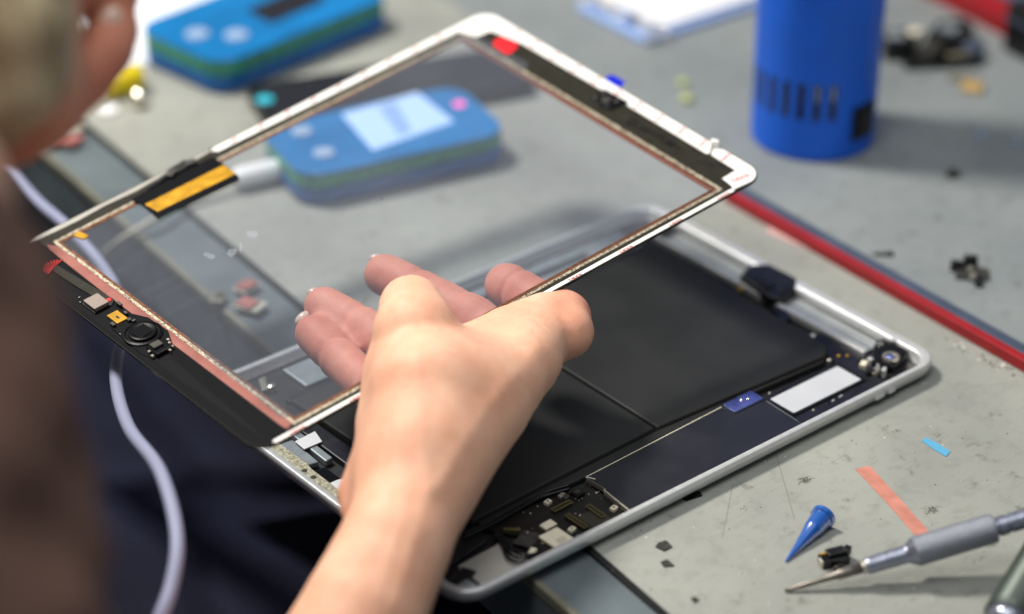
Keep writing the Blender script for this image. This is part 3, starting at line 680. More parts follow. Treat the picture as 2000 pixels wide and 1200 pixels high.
tapes.append(db_(MB().prism([(97, 163.8), (221.8, 163.2), (221.8, 167.4), (97, 167.4), (95, 166), (96.5, 164.6)], 0.2, 0.36), 'adhesive_tape', M['tape']))
db_(MB().prism([(12, 165.2), (30, 164.6), (44, 165.6), (58, 164.9), (70, 166), (84, 165.4), (95, 166.2), (95, 167.4), (14, 167.4), (8, 166)], 0.2, 0.34), 'adhesive_tape', M['greypanel'])
tapes.append(db_(MB().prism([(6.5, 0.5), (225, 0.5), (225, 2.3), (6, 2.3), (5.2, 1.3)], 0.2, 0.36), 'adhesive_tape', M['tape']))
db_(MB().prism([(238.5, 27.5), (241, 25.5), (241.8, 26.5), (240.5, 29)], 0.36, 3.2), 'tape_curl', M['tape'])
def put(body, size, u, v, ang, h=0.44, sx=1.0, sy=1.0):
    c, s_ = math.cos(ang), math.sin(ang)
    return lambda x, y: (u + (x * sx) * c - (y * sy) * s_, v + (x * sx) * s_ + (y * sy) * c, h)
tt = MB().text('tesa', 5.0, put('', 0, 228.4, 4.4, -0.14)).text('tesa', 3.3, put('', 0, 235.9, 17.5, 0.25))
db_(tt, 'tape_lettering', M['redink'], parent=tapes[0])
tt = MB()
for k in range(10): tt.text('tesa', 3.3, put('', 0, 235.9, 30 + k * 12.6 + random.uniform(-.5, .5), 0.25))
db_(tt, 'tape_lettering', M['redink'], parent=tapes[1])
tt = MB()
for k in range(9): tt.text('tesa', 2.7, put('', 0, 105 + k * 13.4, 164.0, 0.7, sx=0.9, sy=0.9))
db_(tt, 'tape_lettering', M['redink'], parent=tapes[2])
tt = MB()
for k in range(9): tt.text('tesa', 2.9, put('', 0, 12 + k * 25.5, 0.62, 0.0, sx=1.4, sy=0.62))
db_(tt, 'tape_lettering', M['redink'], parent=tapes[3])
q = MB().text('QUANTUM+', 5.2, put('', 0, 226.6, 64.5, -math.pi / 2 + 0.04, h=0.30))
q.ring([(230.6 + 1.2 * math.cos(a), 19.5 + 1.2 * math.sin(a)) for a in np.linspace(0, 2 * math.pi, 17)[:-1]], [(230.6 + 0.85 * math.cos(a), 19.5 + .85 * math.sin(a)) for a in np.linspace(0, 2 * math.pi, 17)[:-1]], 0.2, 0.27)
db_(q, 'bezel_lettering', M['bezel_txt'])
# pull tabs
db_(MB().prism([dg(962, 90), dg(968, 80), dg(985, 74), dg(1000, 79), dg(1012, 92), dg(1000, 104), dg(990, 109)], 0.4, 0.55), 'red_tab', M['redtab'])
db_(MB().prism([dg(1181, 158), dg(1188, 148), dg(1200, 149), dg(1221, 161), dg(1212, 172), dg(1203, 173)], 0.1, 0.3), 'blue_tab', M['bluetab'])
# front camera window parts
cm = db_(MB().prism([(226.6, 86), (235.0, 87.2), (236.6, 80), (236.8, 74), (228, 74), (226.2, 79)], 0.2, 0.9), 'camera_bracket', M['blackgloss'], bevel=0.2)
for u, v, r in ((231, 80, 2.2), (233.6, 84.4, 1.2), (229, 84, 1.1), (233.5, 76.2, 1.2), (228.6, 77, 0.9)):
    db_(MB().lathe((u, v, 0.9), (u, v, 4), [(0, r), (0.7, r * .95), (0.9, r * 0.55), (0.6, r * .4)], 14), 'camera_post', M['chip'], parent=cm)
# home button group on the wide end
hbtn = db_(MB().lathe((7.9, 84.8, 0.2), (7.9, 84.8, 5), [(0, 7.4), (1.0, 7.3), (1.2, 6.6), (0.9, 6.2), (0.9, 5.4), (1.8, 5.2), (2.0, 4.6), (1.4, 1.0)], 32), 'home_button', M['bezelblack'])
db_(MB().prism([(4.0, 87.2), (10.5, 88.2), (11.0, 82.2), (4.6, 81.2)], 1.6, 2.5), 'button_plate', M['blackgloss'], bevel=0.3, parent=hbtn)
db_(MB().prism([(0.8, 76), (1.6, 96), (4.4, 102), (10.8, 101), (15.0, 92), (15.6, 80), (12.2, 72), (6.4, 69.5), (2.2, 70)], 0.2, 0.65), 'button_gasket', M['bezelblack'], bevel=0.2)
br = db_(MB().box(3.6, 10.6, 69.6, 76.4, 0.65, 2.0), 'button_bracket', M['blackgloss'], bevel=0.3)
db_(MB().box(4.6, 8.8, 72.2, 75.6, 2.0, 2.9), 'bracket_block', M['olivechip'], bevel=0.3, parent=br)
for u, v in ((2.6, 70.6), (3.2, 73.6), (10.9, 70.2), (11.3, 72.6), (9.0, 68.9), (12.0, 74.6)):
    db_(MB().box(u - .45, u + .45, v - .5, v + .5, 0.3, 1.6), 'solder_pin', M['steel'], bevel=0.1, parent=br)
db_(MB().prism(rrect(2.6, 9.0, 108.6, 116.4, 0.5, 3), 0.8, 2.4), 'metal_chip', M['chipmetal'], bevel=0.2)
db_(MB().box(2.2, 9.4, 108.2, 116.8, 0.2, 0.8), 'chip_seat', M['black'])
gb = db_(MB().box(4.4, 9.0, 96.4, 103.4, 0.6, 1.2), 'gold_contact', M['gold'], bevel=0.1)
db_(MB().box(6.2, 7.0, 98.6, 100.4, 1.2, 1.3), 'contact_mark', M['black'], parent=gb)
for u, v, a, b in ((3.0, 97, 1.4, 2.4), (10.2, 99.5, 1.2, 2.0), (8.8, 95, 1.6, 1.6), (11.6, 106, 1.2, 3), (9.6, 93.2, 1.6, 1.2)):
    db_(MB().box(u - a / 2, u + a / 2, v - b / 2, v + b / 2, 0.6, 1.7), 'button_part', M['chip'], bevel=0.2)
db_(MB().prism([(9.4, 108), (12.2, 110), (10.6, 128), (8.8, 146), (5.4, 146), (6.6, 128), (7.6, 118)], 0.2, 0.8), 'button_ribbon', M['bezel'], bevel=0.2)
for u, v in ((10.4, 112), (1.8, 90.5), (2.2, 118), (3.6, 121)): db_(MB().ball((u, v, 0.7), 0.32, 0.32, 0.32, 8, 6), 'solder_dot', M['steel'])
db_(MB().prism(blob(10.6, 111.5, 1.0, 7), 0.3, 1.0), 'red_dot', M['redtab'])
fan = MB()
for k in range(11):
    a = math.radians(60 + k * 18); fan.prism([(7.2, 144.5), (7.2 - 5.2 * math.sin(a) * .9 + .3, 144.5 - 4.2 * math.cos(a)), (7.2 - 5.2 * math.sin(a + .18) * .9, 144.5 - 4.2 * math.cos(a + .18))], 0.9, 1.0)
db_(fan, 'red_sticker', M['redtab'])
# flex cable with gold contact stripe, standing off the back strip
H1 = 1.6
fx = db_(MB().prism([dg(257, 388, H1), dg(330, 348, H1), dg(416, 306, H1), dg(437, 321, H1), dg(466, 344, H1), dg(466, 351, H1), dg(308, 426, H1), dg(280, 402, H1)], H1 - 0.4, H1), 'flex_cable', M['bezelblack'])
db_(MB().prism([dg(283, 400, H1), dg(437, 323, H1), dg(460, 340, H1), dg(308, 414, H1)], H1 + 0.02, H1 + 0.1), 'contact_stripe', M['gold'], parent=fx)
for px, py, L, W, a in ((352, 325, 9, 5, 0.1), (335, 338, 5, 3.5, .4), (372, 318, 5, 3, -.2), (320, 345, 7, 2.4, .2), (300, 358, 6, 1.6, .1)):
    u, v = dg(px, py, 2.5); db_(MB().rbox(u, v, L, W, a, 0.3, 2.6 + random.uniform(-.5, .8)), 'flex_fold', M['black'] if L > 5 else M['chip'], bevel=0.4, parent=fx)
u, v = dg(158, 460, .5); db_(MB().rbox(u, v, 3.0, 5.6, 0.25, 0.0, 0.5), 'gold_sticker', M['gold'])
# residue on the pane
for px, py, L, W, a in ((452, 494, 5.5, 4, .5), (408, 500, 3, 6, .3), (492, 458, 5, 5, .8), (470, 484, 7, 1.2, .9)):
    u, v = dg(px, py); P = [(u + (x * math.cos(a) - y * math.sin(a)), v + (x * math.sin(a) + y * math.cos(a))) for x, y in ((-L / 2, -W / 3), (0, -W / 2), (L / 2, -W / 4), (L / 3, W / 2), (-L / 4, W / 3))]
    db_(MB().prism(P, 0.02, 0.06), 'film_residue', M['clear'])
u, v = dg(746, 390); db_(MB().rbox(u, v, 1.8, 0.5, 0.9, 0.02, 0.2), 'dust_speck', M['black'])

# ================================================================== PERSON
pb = np.array([-260.0, 125.0, -120.0])
person = thing('person', 'person with ash-blond hair and brown sleeve gripping the tablet glass in one hand', 'person', pb)
und = lambda px, py, r: (cs(px, py, gdepth(px, py, -(r + 1.4))), r)
ons = lambda px, py, r, lift=0.6: (cs(px, py, gdepth(px, py, r + lift)), r)
pt = lambda px, py, d, r: (cs(px, py, d), r)
fingers = {
 'index': [pt(1010, 715, 868, 12), pt(1085, 645, 886, 9.0), pt(1106, 622, 893, 9.0), und(1050, 592, 8.8), und(1010, 569, 8.8), und(990, 558, 8.7)],
 'middle': [pt(975, 745, 872, 13), pt(985, 675, 884, 10.0), und(925, 622, 8.6), und(820, 570, 8.4), und(752, 537, 8.2)],
 'ring': [pt(900, 770, 866, 12), pt(870, 705, 880, 9.5), und(790, 690, 8.4), und(705, 640, 8.2), und(633, 600, 7.9)],
 'pinky': [pt(830, 810, 858, 12), pt(770, 770, 868, 9.0), und(725, 760, 7.8), und(662, 700, 7.7), und(612, 652, 7.2)],
}
palm = [
 ([pt(640, 1340, 776, 23), pt(711, 1196, 784, 20.6), pt(772, 1062, 795, 18.6), pt(802, 985, 805, 18.4), pt(838, 880, 816, 19.2), pt(885, 770, 836, 18.6)], 6, 0),
 ([pt(845, 925, 813, 14.5), pt(950, 795, 838, 15), pt(1022, 700, 862, 13.6)], 12, 0),
 ([pt(885, 770, 836, 17), pt(925, 690, 862, 11), pt(985, 645, 874, 8.4), pt(1060, 615, 882, 8.2)], 9, 0.05),
 ([pt(1022, 700, 862, 13), pt(1070, 650, 880, 9.5), pt(1097, 618, 888, 9.8), pt(1107, 648, 882, 10.2)], 4, [0, 0.1, 0.25]),
 ([pt(772, 930, 816, 14), pt(770, 830, 832, 13.4), pt(782, 760, 846, 13.2)], 10, 0),
 ([pt(715, 930, 826, 7), pt(696, 965, 822, 6.6), pt(700, 1000, 815, 6)], 7, 0.4),
 ([pt(820, 860, 812, 15), pt(826, 760, 824, 18.0), pt(818, 700, 846, 17.6), ons(812, 650, 15.0), ons(803, 600, 11.6)], 8, 0.05),
]
ch_ = palm + [(v_, 4.0, [0.0, 0.55, 0.9, 1.0, 1.0][-(len(v_) - 1):]) for v_ in fingers.values()]
V, Fq, P = nets(ch_, 1.1); V = relax(V, Fq, 7)
def crease(V, P, c, d, r, dep, wd):
    d = np.asarray(d, float); d /= np.linalg.norm(d); q = V - c; t = q @ d; rad = q - np.outer(t, d); rl = np.linalg.norm(rad, axis=1) + 1e-6
    g = np.exp(-(t / wd) ** 2) * (rl < r * 1.5)
    return V - rad / rl[:, None] * (dep * g)[:, None], np.clip(P + 0.35 * g * (P > 0.2), 0, 1.3)
for nm, ia, f_ in (('pinky', -2, 0.15), ('pinky', -3, 0.1), ('ring', -2, 0.1), ('ring', -3, 0.3), ('middle', -2, 0.12), ('middle', -3, 0.25), ('index', -2, 0.1)):
    c_ = finger_pts = fingers[nm]; a_, b_ = np.array(c_[ia][0]), np.array(c_[ia + 1][0])
    for o_, dp in ((0.0, 0.75), (0.09, 0.4)):
        V, P = crease(V, P, a_ + (b_ - a_) * (f_ + o_), b_ - a_, c_[ia][1], dp, 0.9)
for poly, hgt, wd in (([(835, 950), (822, 830), (812, 700)], 0.5, 2.8), ([(850, 960), (950, 800), (1060, 665)], 0.6, 3.0), ([(770, 1180), (840, 950)], 0.4, 2.4), ([(740, 1160), (790, 1000)], 0.3, 2.0)):
    dist = np.full(len(V), 1e3)
    for (xa, ya), (xb, yb) in zip(poly[:-1], poly[1:]):
        pxy = np.stack([1000 + F * V[:, 0] / V[:, 2], 600 + F * V[:, 1] / V[:, 2]], 1); A_ = np.array([xa, ya], float); B_ = np.array([xb, yb], float) - A_
        h_ = np.clip((pxy - A_) @ B_ / (B_ @ B_), 0, 1); dist = np.minimum(dist, np.linalg.norm(pxy - A_ - h_[:, None] * B_, axis=1) / 5.6)
    V[:, 2] -= hgt * np.exp(-(dist / wd) ** 2) * (V[:, 2] < 850)
V = relax(V, Fq, 2)
for px, py, dp_, dx, dy, r_ in ((1085, 700, 868, 1.0, -0.9, 12), (1072, 720, 862, 1.0, -0.8, 12), (1040, 805, 846, 0.9, -1.0, 14), (812, 655, 860, 0.1, -1.0, 17), (811, 645, 862, 0.1, -1.0, 17)):
    V, P = crease(V, P, cs(px, py, dp_), (dx, dy, 0.5), r_, 0.45, 1.1); armR = (c2w(V), Fq[:, ::1], P)
fist = [
 ([pt(-60, -20, 690, 22), pt(-6, 90, 694, 20), pt(0, 175, 698, 19), pt(0, 245, 706, 13)], 12, [0.1, 0.1, 0.7]),
 ([pt(60, 40, 700, 14), pt(75, 150, 706, 11), pt(70, 220, 712, 9)], 12, 0.25),
 ([pt(95, 215, 712, 9), pt(160, 150, 722, 9.5), pt(206, 98, 730, 8.6), pt(228, 60, 734, 7.2)], 6, 0.9),
 ([pt(60, -30, 706, 14), pt(150, -28, 728, 9), pt(232, -22, 736, 7)], 6, 0.8),
 ([pt(-80, 60, 694, 20), pt(-300, 120, 700, 22), pt(-560, 320, 730, 28)], 12, 0),
]
V, Fq, P = nets(fist, 1.7); V = relax(V, Fq, 3); handL = (c2w(V), Fq, P)
w = lambda x, y, z, r: (np.array([x, y, z], float), r)
elbR = c2w(cs(60, 1950, 640)); forR = c2w(cs(640, 1340, 776)); shR = c2w(cs(-400, 490, 578)); wrL = c2w(cs(-560, 320, 730)); elbL = c2w(cs(-1000, 700, 800))
shL = np.array([-250, 300, 285.0])
rest = [([(forR, 23), (elbR, 33)], 20, 0), ([(elbR, 33), (shR, 44)], 20, 0), ([(shR, 44), w(-270, 60, 280, 60), w(-280, 190, 285, 60), (shL, 44)], 40, 0),
        ([(shL, 44), (elbL, 34), (wrL, 28)], 20, 0), ([w(-275, 125, 280, 85), w(-310, 125, 100, 95), w(-340, 125, -90, 105)], 40, 0), ([w(-262, 125, 300, 45), w(-235, 125, 400, 45)], 20, 0),
        ([w(-225, 125, 455, 82), w(-200, 125, 430, 76)], 20, 0), ([w(-135, 125, 448, 10), w(-118, 125, 430, 9)], 8, 0)]
V, Fq, P = nets(rest, 6.0); V = relax(V, Fq, 2); rst = (V, Fq, P)
sdf_mesh('body', [armR, handL, rst], M['skin'], person, pb, (0, 1, 0))
sl = [([pt(-362, 520, 572, 47), pt(-312, 640, 562, 50), pt(-255, 900, 560, 50), pt(-208, 1200, 560, 49), pt(-120, 1480, 582, 47), pt(-40, 1700, 605, 42)], 10, 0)]
V, Fq, P = nets(sl, 3.0); V = relax(V, Fq, 4)
V[:, 0] += 1.6 * np.sin(V[:, 1] / 8.0 + V[:, 2] / 11.0) + 1.0 * np.sin(V[:, 1] / 4.3 - V[:, 2] / 7.0)
slv = (c2w(V), Fq, P)
tors = [([(shR, 52), w(-270, 60, 280, 70), w(-280, 190, 285, 70), (shL, 54)], 50, 0), ([w(-280, 125, 270, 98), w(-312, 125, 100, 106), w(-340, 125, -95, 116)], 50, 0), ([(shL, 54), (elbL * .9 + shL * .1, 44)], 20, 0)]
V, Fq, P = nets(tors, 8.0); V = relax(V, Fq, 2)
sdf_mesh('shirt', [slv, (V, Fq, P)], M['brown'], person, pb)
lap = [([w(-330, 70, -110, 95), w(60, 60, -130, 78)], 120, 0), ([w(-330, 200, -110, 95), w(60, 330, -135, 80)], 120, 0), ([w(-250, 130, -120, 90), w(20, 190, -160, 74)], 120, 0),
       ([w(60, 60, -130, 78), w(70, 50, -600, 60)], 40, 0), ([w(60, 330, -135, 80), w(80, 350, -600, 60)], 40, 0)]
V, Fq, P = nets(lap, 9.0); V = relax(V, Fq, 3)
V = V + rng.normal(0, 0.3, V.shape)
sdf_mesh('trousers', [(V, Fq, P)], M['trouser'], person, pb)
hair = [([w(-250, 125, 470, 92), w(-270, 125, 400, 80), w(-290, 125, 330, 60)], 20, 0)]
V, Fq, P = nets(hair, 6.0); hd = (V, Fq, P)
lock = [([pt(-120, -260, 660, 24), pt(-50, -100, 640, 22), pt(2, 30, 640, 19), pt(16, 140, 648, 16), pt(2, 215, 658, 9)], 8, 0), ([pt(-60, -60, 640, 22), pt(70, 20, 652, 9), pt(98, 130, 660, 6), pt(84, 195, 664, 3)], 8, 0), ([pt(-100, 0, 640, 20), pt(-50, 160, 645, 16), pt(-40, 260, 655, 7)], 8, 0)]
V, Fq, P = nets(lock, 2.0); V = relax(V, Fq, 2); lk = (c2w(V), Fq, P)
link = [([(c2w(cs(-120, -260, 660)), 24), w(-190, 100, 420, 40), w(-250, 125, 470, 80)], 10, 0)]
V, Fq, P = nets(link, 4.0)
sdf_mesh('hair', [hd, lk, (V, Fq, P)], M['hair'], person, pb)
def nail(px, py, depth, a, b, rot):
    c = cs(px, py, depth); cr, sr = math.cos(rot), math.sin(rot)
    ax = np.array([[cr, sr, 0.15], [-sr, cr, 0.1], [0, -0.15, 1]])
    mb = MB().ball((0, 0, 0), a, b, 2.2, 14, 10, ax)
    mb.v = [tuple(c2w(np.array(v_) + c)) for v_ in mb.v]
    return mb.build('fingernail', M['nail'], person, world=True, smooth=True)
for px, py, rr, a, b, rot in ((738, 507, 8.2, 3.4, 2.2, 0.2), (617, 573, 7.9, 3.4, 2.2, 0.1), (592, 622, 7.2, 3.6, 2.2, -0.7)):
    nail(px, py, gdepth(px, py, -rr) + 4.0, a, b, rot)
nail(212, 48, 728, 3.6, 6.0, 0.5)

# ================================================================== LOOSE THINGS ON THE MAT
def flat(name, label, cat, m, pix, z0=0.05, z1=0.18, bevel=0, group=None):
    P = [tuple(at(x, y)[:2]) for x, y in pix]; c = np.mean(P, 0)
    t = MB().prism([(p[0] - c[0], p[1] - c[1]) for p in P], z0, z1).build(name, m, bevel=bevel)
    t.location = (c[0] * K, c[1] * K, TABLE * K); return tag(t, label, cat, group)
flat('copper_tape', 'flat strip of copper-pink tape on the mat running under the screwdriver', 'tape', M['copper'], [(1671, 918), (1680, 914), (1699, 911), (1762, 980), (1830, 1056), (1806, 1068), (1740, 992)])
flat('film_strip', 'tiny sky-blue plastic strip lying above the copper tape', 'film strip', M['skyblue'], [(1800, 862), (1809, 856), (1832, 868), (1856, 883), (1848, 893), (1822, 878)], z1=0.3)
flat('chip_fragment', 'larger dark five-sided flake left of the blue nozzle, nearest the tablet edge', 'fragment', M['chip'], [(1280, 1070), (1286, 1062), (1301, 1058), (1313, 1070), (1297, 1078)], z1=0.6, group='dark flakes on the mat')
flat('chip_fragment', 'pointed dark flake just below the larger five-sided flake', 'fragment', M['chip'], [(1290, 1100), (1303, 1095), (1317, 1107), (1297, 1109)], z1=0.6, group='dark flakes on the mat')
flat('chip_fragment', 'smallest dark flake, low on the mat close to its dark edge', 'fragment', M['chip'], [(1349, 1170), (1358, 1168), (1366, 1174), (1356, 1179)], z1=0.5, group='dark flakes on the mat')
flat('film_scrap', 'thin black film scrap poking out from under the front edge of the tablet', 'film scrap', M['blackgloss'], [(1320, 968), (1345, 956), (1368, 962), (1372, 970), (1340, 980)], z1=0.3)
flat('film_scrap', 'pale pinkish film scrap lying against the red bar', 'film scrap', M['pinkfilm'], [(1497, 432), (1520, 438), (1590, 478), (1588, 492), (1500, 457)], z1=0.4)
# blue dispensing tip
a = at(1535, 1097, TABLE + 0.5); b = at(1609, 1008, TABLE + 3.7); L = np.linalg.norm(b - a)
tip = thing('dispensing_tip', 'translucent dark-blue conical nozzle lying on the mat', 'nozzle', (a[0], a[1], TABLE))
o = MB().lathe(a, b, [(0, 0.4), (L * 0.3, 1.45), (L * 0.52, 2.4), (L * 0.68, 3.1), (L * 0.7, 3.4), (L * 0.93, 3.9), (L * 0.94, 4.5), (L, 4.7), (L * 0.995, 3.9), (L * 0.75, 3.0)], 32).build('cone', M['tipblue'], tip, world=True, smooth=True)
em_ = o.modifiers.new('edges', 'EDGE_SPLIT'); em_.split_angle = math.radians(22)
d = (b - a) / L; side = np.cross(d, [0, 0, 1.0]); side /= np.linalg.norm(side)
wg = MB()
for s_ in (-1, 1):
    q0, q1 = a + d * L * 0.66 + side * s_ * 2.4, a + d * L * 0.93 + side * s_ * 3.2; q2, q3 = q1 + side * s_ * 0.9, q0 + side * s_ * 0.5; up = np.array([0, 0, 0.5])
    wg.add([q0 - up, q1 - up, q2 - up, q3 - up, q0 + up, q1 + up, q2 + up, q3 + up], [(3, 2, 1, 0), (4, 5, 6, 7), (0, 1, 5, 4), (1, 2, 6, 5), (2, 3, 7, 6), (3, 0, 4, 7)])
wg.build('wing', M['tipblue'], tip, world=True)
# screwdriver
a = at(1533, 1154, TABLE + 0.8); b = at(2080, 990, TABLE + 24); ab = b - a
def tpx(x):
    lo_, hi_ = 0.0, 1.4
    for _ in range(40):
        m_ = (lo_ + hi_) / 2; c = R @ (a + ab * m_) + T
        if 1000 + F * c[0] / c[2] < x: lo_ = m_
        else: hi_ = m_
    return lo_ * np.linalg.norm(ab)
sd = thing('screwdriver', 'slim grey metal precision screwdriver lying with its bare bit towards the tablet', 'screwdriver', a)
X = tpx
MB().lathe(a, b, [(0, 0.5), (X(1545), 0.75), (X(1560), 0.8), (X(1563), 1.0), (X(1600), 1.15), (X(1630), 1.4), (X(1640), 1.9), (X(1684), 2.0)], 24).build('bit', M['bit'], sd, world=True, smooth=True)
MB().lathe(a, b, [(X(1682), 1.6), (X(1683), 2.5), (X(1692), 2.5), (X(1693), 1.8)], 24).build('bit_collar', M['steel'], sd, world=True)
MB().lathe(a, b, [(X(1690), 2.2), (X(1692), 2.75), (X(1697), 3.0), (X(1768), 3.15), (X(1772), 3.4), (X(1786), 4.9), (X(1788), 5.1)], 32).build('neck', M['steelblue'], sd, world=True)
g = MB(); n = 44; pr = [(X(1787), 5.1), (X(1790), 5.25)] + [(X(1790) + (X(1938) - X(1790)) * k / 40, 5.25 - 0.07 * (k % 2)) for k in range(1, 40)] + [(X(1938), 5.25), (X(1942), 4.9), (X(1943), 3.0)]
g.lathe(a, b, pr, n).build('grip', M['grip'], sd, world=True)
MB().lathe(a, b, [(X(1940), 2.9), (X(1948), 2.9), (X(1950), 3.5), (X(1966), 3.5), (X(1968), 3.1), (X(1973), 3.1), (X(1974), 3.35), (X(2075), 3.35)], 32).build('rear_shaft', M['steelblue'], sd, world=True)
c = R @ b + T
MB().lathe(a, b, [(X(2070), 3.4), (X(2072), 4.6), (X(2110), 4.6), (X(2114), 3.6)], 32).build('end_cap', M['steelblue'], sd, world=True)
# second tool, mostly out of frame
a2 = at(1962, 1222, TABLE + 9.5); b2 = at(2105, 985, TABLE + 9.5)
t2 = thing('screwdriver', 'thick dark olive ribbed tool handle at the lower corner, end pale blue', 'screwdriver', (a2[0], a2[1], TABLE))
L2 = np.linalg.norm(b2 - a2)
rp = [(2.5, 7.6)] + [(4 + k * 0.5, 8.6 - 0.22 * (k % 2)) for k in range(int((L2 - 8) / 0.5))] + [(L2 - 3, 7.5)]
MB().lathe(a2, b2, rp, 40).build('grip', M['oliveg'], t2, world=True)
MB().lathe(a2, b2, [(-3, 3.0), (-2.2, 5.2), (0, 6.8), (2.6, 7.4)], 32).build('end_cap', M['steelblue'], t2, world=True, smooth=True)
# black connector by the bit
c = at(1628, 1100)
cn = thing('connector', 'small black flex connector block with a gold edge beside the screwdriver bit', 'connector', c)
for nm, mm_, dx, dy, L_, W_2, an, z0, z1 in (('block', 'blackgloss', 0, 0, 10, 5.5, -0.35, 0, 3.4), ('cap', 'black', 1.4, 0.6, 7, 4, -0.35, 3.4, 4.6), ('gold_edge', 'gold', -1.2, 2.2, 6, 0.8, -0.35, 3.4, 4.0), ('clip', 'steel', -4.6, 1.2, 1.6, 3.2, -0.35, 0.4, 3.0), ('flex_tail', 'black', 5.2, -1.0, 3.4, 2.4, 0.3, 1.6, 4.9), ('foot', 'chip', -1, -3.2, 4, 1.6, 0.1, 0, 1.6)):
    MB().rbox(dx, dy, L_, W_2, an, z0, z1).build(nm, M[mm_], cn, bevel=0.35)
# red bar
rb = thing('bar', 'long red metal straight bar lying on the mat beyond the tablet', 'bar', at(1650, 515))
p0, p1 = at(1432, 404), at(2000, 729); d = (p1 - p0)[:2]; LL = np.linalg.norm(d); d /= LL; nn = np.array([-d[1], d[0]])
if nn[0] < 0: nn = -nn
def bq(s0, s1, t0, t1): return [tuple(p0[:2] + d * t0 + nn * s0), tuple(p0[:2] + d * t1 + nn * s0), tuple(p0[:2] + d * t1 + nn * s1), tuple(p0[:2] + d * t0 + nn * s1)]
MB().prism(bq(0, 4.0, -6, LL + 160), TABLE, TABLE + 5.2).build('red_rail', M['red'], rb, bevel=0.5, world=True)
MB().prism(bq(4.1, 10.0, -6, LL + 160), TABLE, TABLE + 5.0).build('slate_strip', M['slate'], rb, bevel=0.4, world=True)
# far red bar with a black box at its end
q0, q1 = at(1790, -15), at(1972, 78); d2 = (q1 - q0)[:2]; L3 = np.linalg.norm(d2); an = math.atan2(d2[1], d2[0]); cc = (q0 + q1) / 2
SG = 1.0 if (np.array([-math.sin(an), math.cos(an)]) @ (cc - CAM)[:2]) > 0 else -1.0
fb = thing('bar', 'short red bar far back near the top corner of the picture', 'bar', cc)
MB().rbox(-8 * math.sin(an) * SG, 8 * math.cos(an) * SG, L3 + 30, 17, an, 0, 10).build('red_rail', M['red'], fb, bevel=0.6)
MB().rbox(-22 * math.sin(an) * SG, 22 * math.cos(an) * SG, L3 + 60, 14, an, 0, 9).build('grey_rail', M['slate'], fb, bevel=0.6)
bx = at(2010, 120)
gx = at(1965, -8)
gl = thing('metal_clamp', 'grey metal clamp on the far red bar at the top corner', 'clamp', gx)
MB().rbox(14, 6, 26, 18, an, 6, 16).build('clamp_body', M['alu_grey'], gl, bevel=1.5)
MB().rbox(14, 6, 10, 22, an, 16, 20).build('clamp_jaw', M['slate'], gl, bevel=1)
kb = thing('tool_case', 'black case standing at the picture edge beside the far red bar', 'case', bx)
MB().rbox(10, -4, 40, 26, an, 0, 26).build('case_body', M['black'], kb, bevel=2)
MB().rbox(10, -4, 41, 27, an, 17, 19).build('case_seam', M['slate'], kb, bevel=0.4)
# hot air tool / blue cylinder
gc = at(1586, 265)
gun = thing('tool_canister', 'tall round bright-blue plastic tool with a row of vent slots near its base', 'tool', gc)
MB().lathe((0, 0, 0), (0, 0, 1), [(0, 26.6), (1.2, 28.2), (3, 28.6), (60, 28.6), (61, 28.9), (170, 28.9), (185, 26), (196, 17), (205, 12), (240, 11), (240, 9), (225, 9)], 72).build('casing', M['gunblue'], gun, smooth=True).modifiers.new('e', 'EDGE_SPLIT')
tc_ = (CAM - gc)[:2]; tc_ /= np.linalg.norm(tc_); rt = np.array([-tc_[1], tc_[0]]); rt = rt if rt @ R[0][:2] > 0 else -rt
def onwall(ang, r): return tc_ * math.cos(ang) * r + rt * math.sin(ang) * r
def slot(ang, w_, z0, z1, name, m, r0=27.6, r1=28.75):
    mb = MB(); n = 4; A = [ang + (k / n - 0.5) * w_ / 28.6 for k in range(n + 1)]
    P = [tuple(onwall(t, r1)) for t in A] + [tuple(onwall(t, r0)) for t in A[::-1]]
    return mb.prism(P, z0, z1).build(name, m, gun)
for k in range(7): slot(math.radians(17 - 14.6 * k), 3.2, 21.5, 39, 'vent_slot', M['blackgloss'])
for k in range(2): slot(math.radians(17 - 14.6 * k), 1.6, 31, 38.5, 'vent_fin', M['alu_grey'], 28.0, 28.8)
sw = slot(math.radians(52), 14.5, 9.5, 26, 'switch', M['black'], 27.6, 29.6)
slot(math.radians(52), 11.5, 12, 23.5, 'switch_rocker', M['blackgloss'], 29.0, 30.4)
# handheld testers
def tester(FL, FR, BL, ztop, label, lit):
    f, r_, b_ = at(*FL, ztop), at(*FR, ztop), at(*BL, ztop)
    ex = (r_ - f)[:2]; L = np.linalg.norm(ex); ex /= L; ey = np.array([-ex[1], ex[0]]); Wd = max(40.0, float((b_ - f)[:2] @ ey))
    ox = f[:2] + ex * L / 2 + ey * Wd / 2
    t = thing('handheld_tester', label, 'tester', (ox[0], ox[1], TABLE), 'blue handheld testers')
    t.matrix_basis = Matrix.Translation(Vector((ox[0] * K, ox[1] * K, TABLE * K))) @ Matrix.Rotation(math.atan2(ex[1], ex[0]), 4, 'Z')
    h = ztop - TABLE; P = lambda i: rrect(-L / 2 + i, L / 2 - i, -Wd / 2 + i, Wd / 2 - i, 13, 8)
    MB().prism(P(0.4), 0.2, h * 0.55).build('lower_case', M['devdark'], t, bevel=3, seg=4)
    MB().prism(P(0.5), h * 0.55, h * 0.9).build('circuit_band', M['devgreen'], t)
    MB().prism(P(0.4), h * 0.9, h).build('upper_case', M['devblue'], t, bevel=1.2, seg=3)
    return t, L, Wd, h
t, L, Wd, h = tester((590, 350), (1000, 257), (496, 250), 9.0, 'blue handheld tester with a lit white screen, seen through the glass', True)
def tl(t, px, py, z):
    p = at(px, py, z) * K; q = t.matrix_basis.inverted() @ Vector(p); return q.x / K, q.y / K
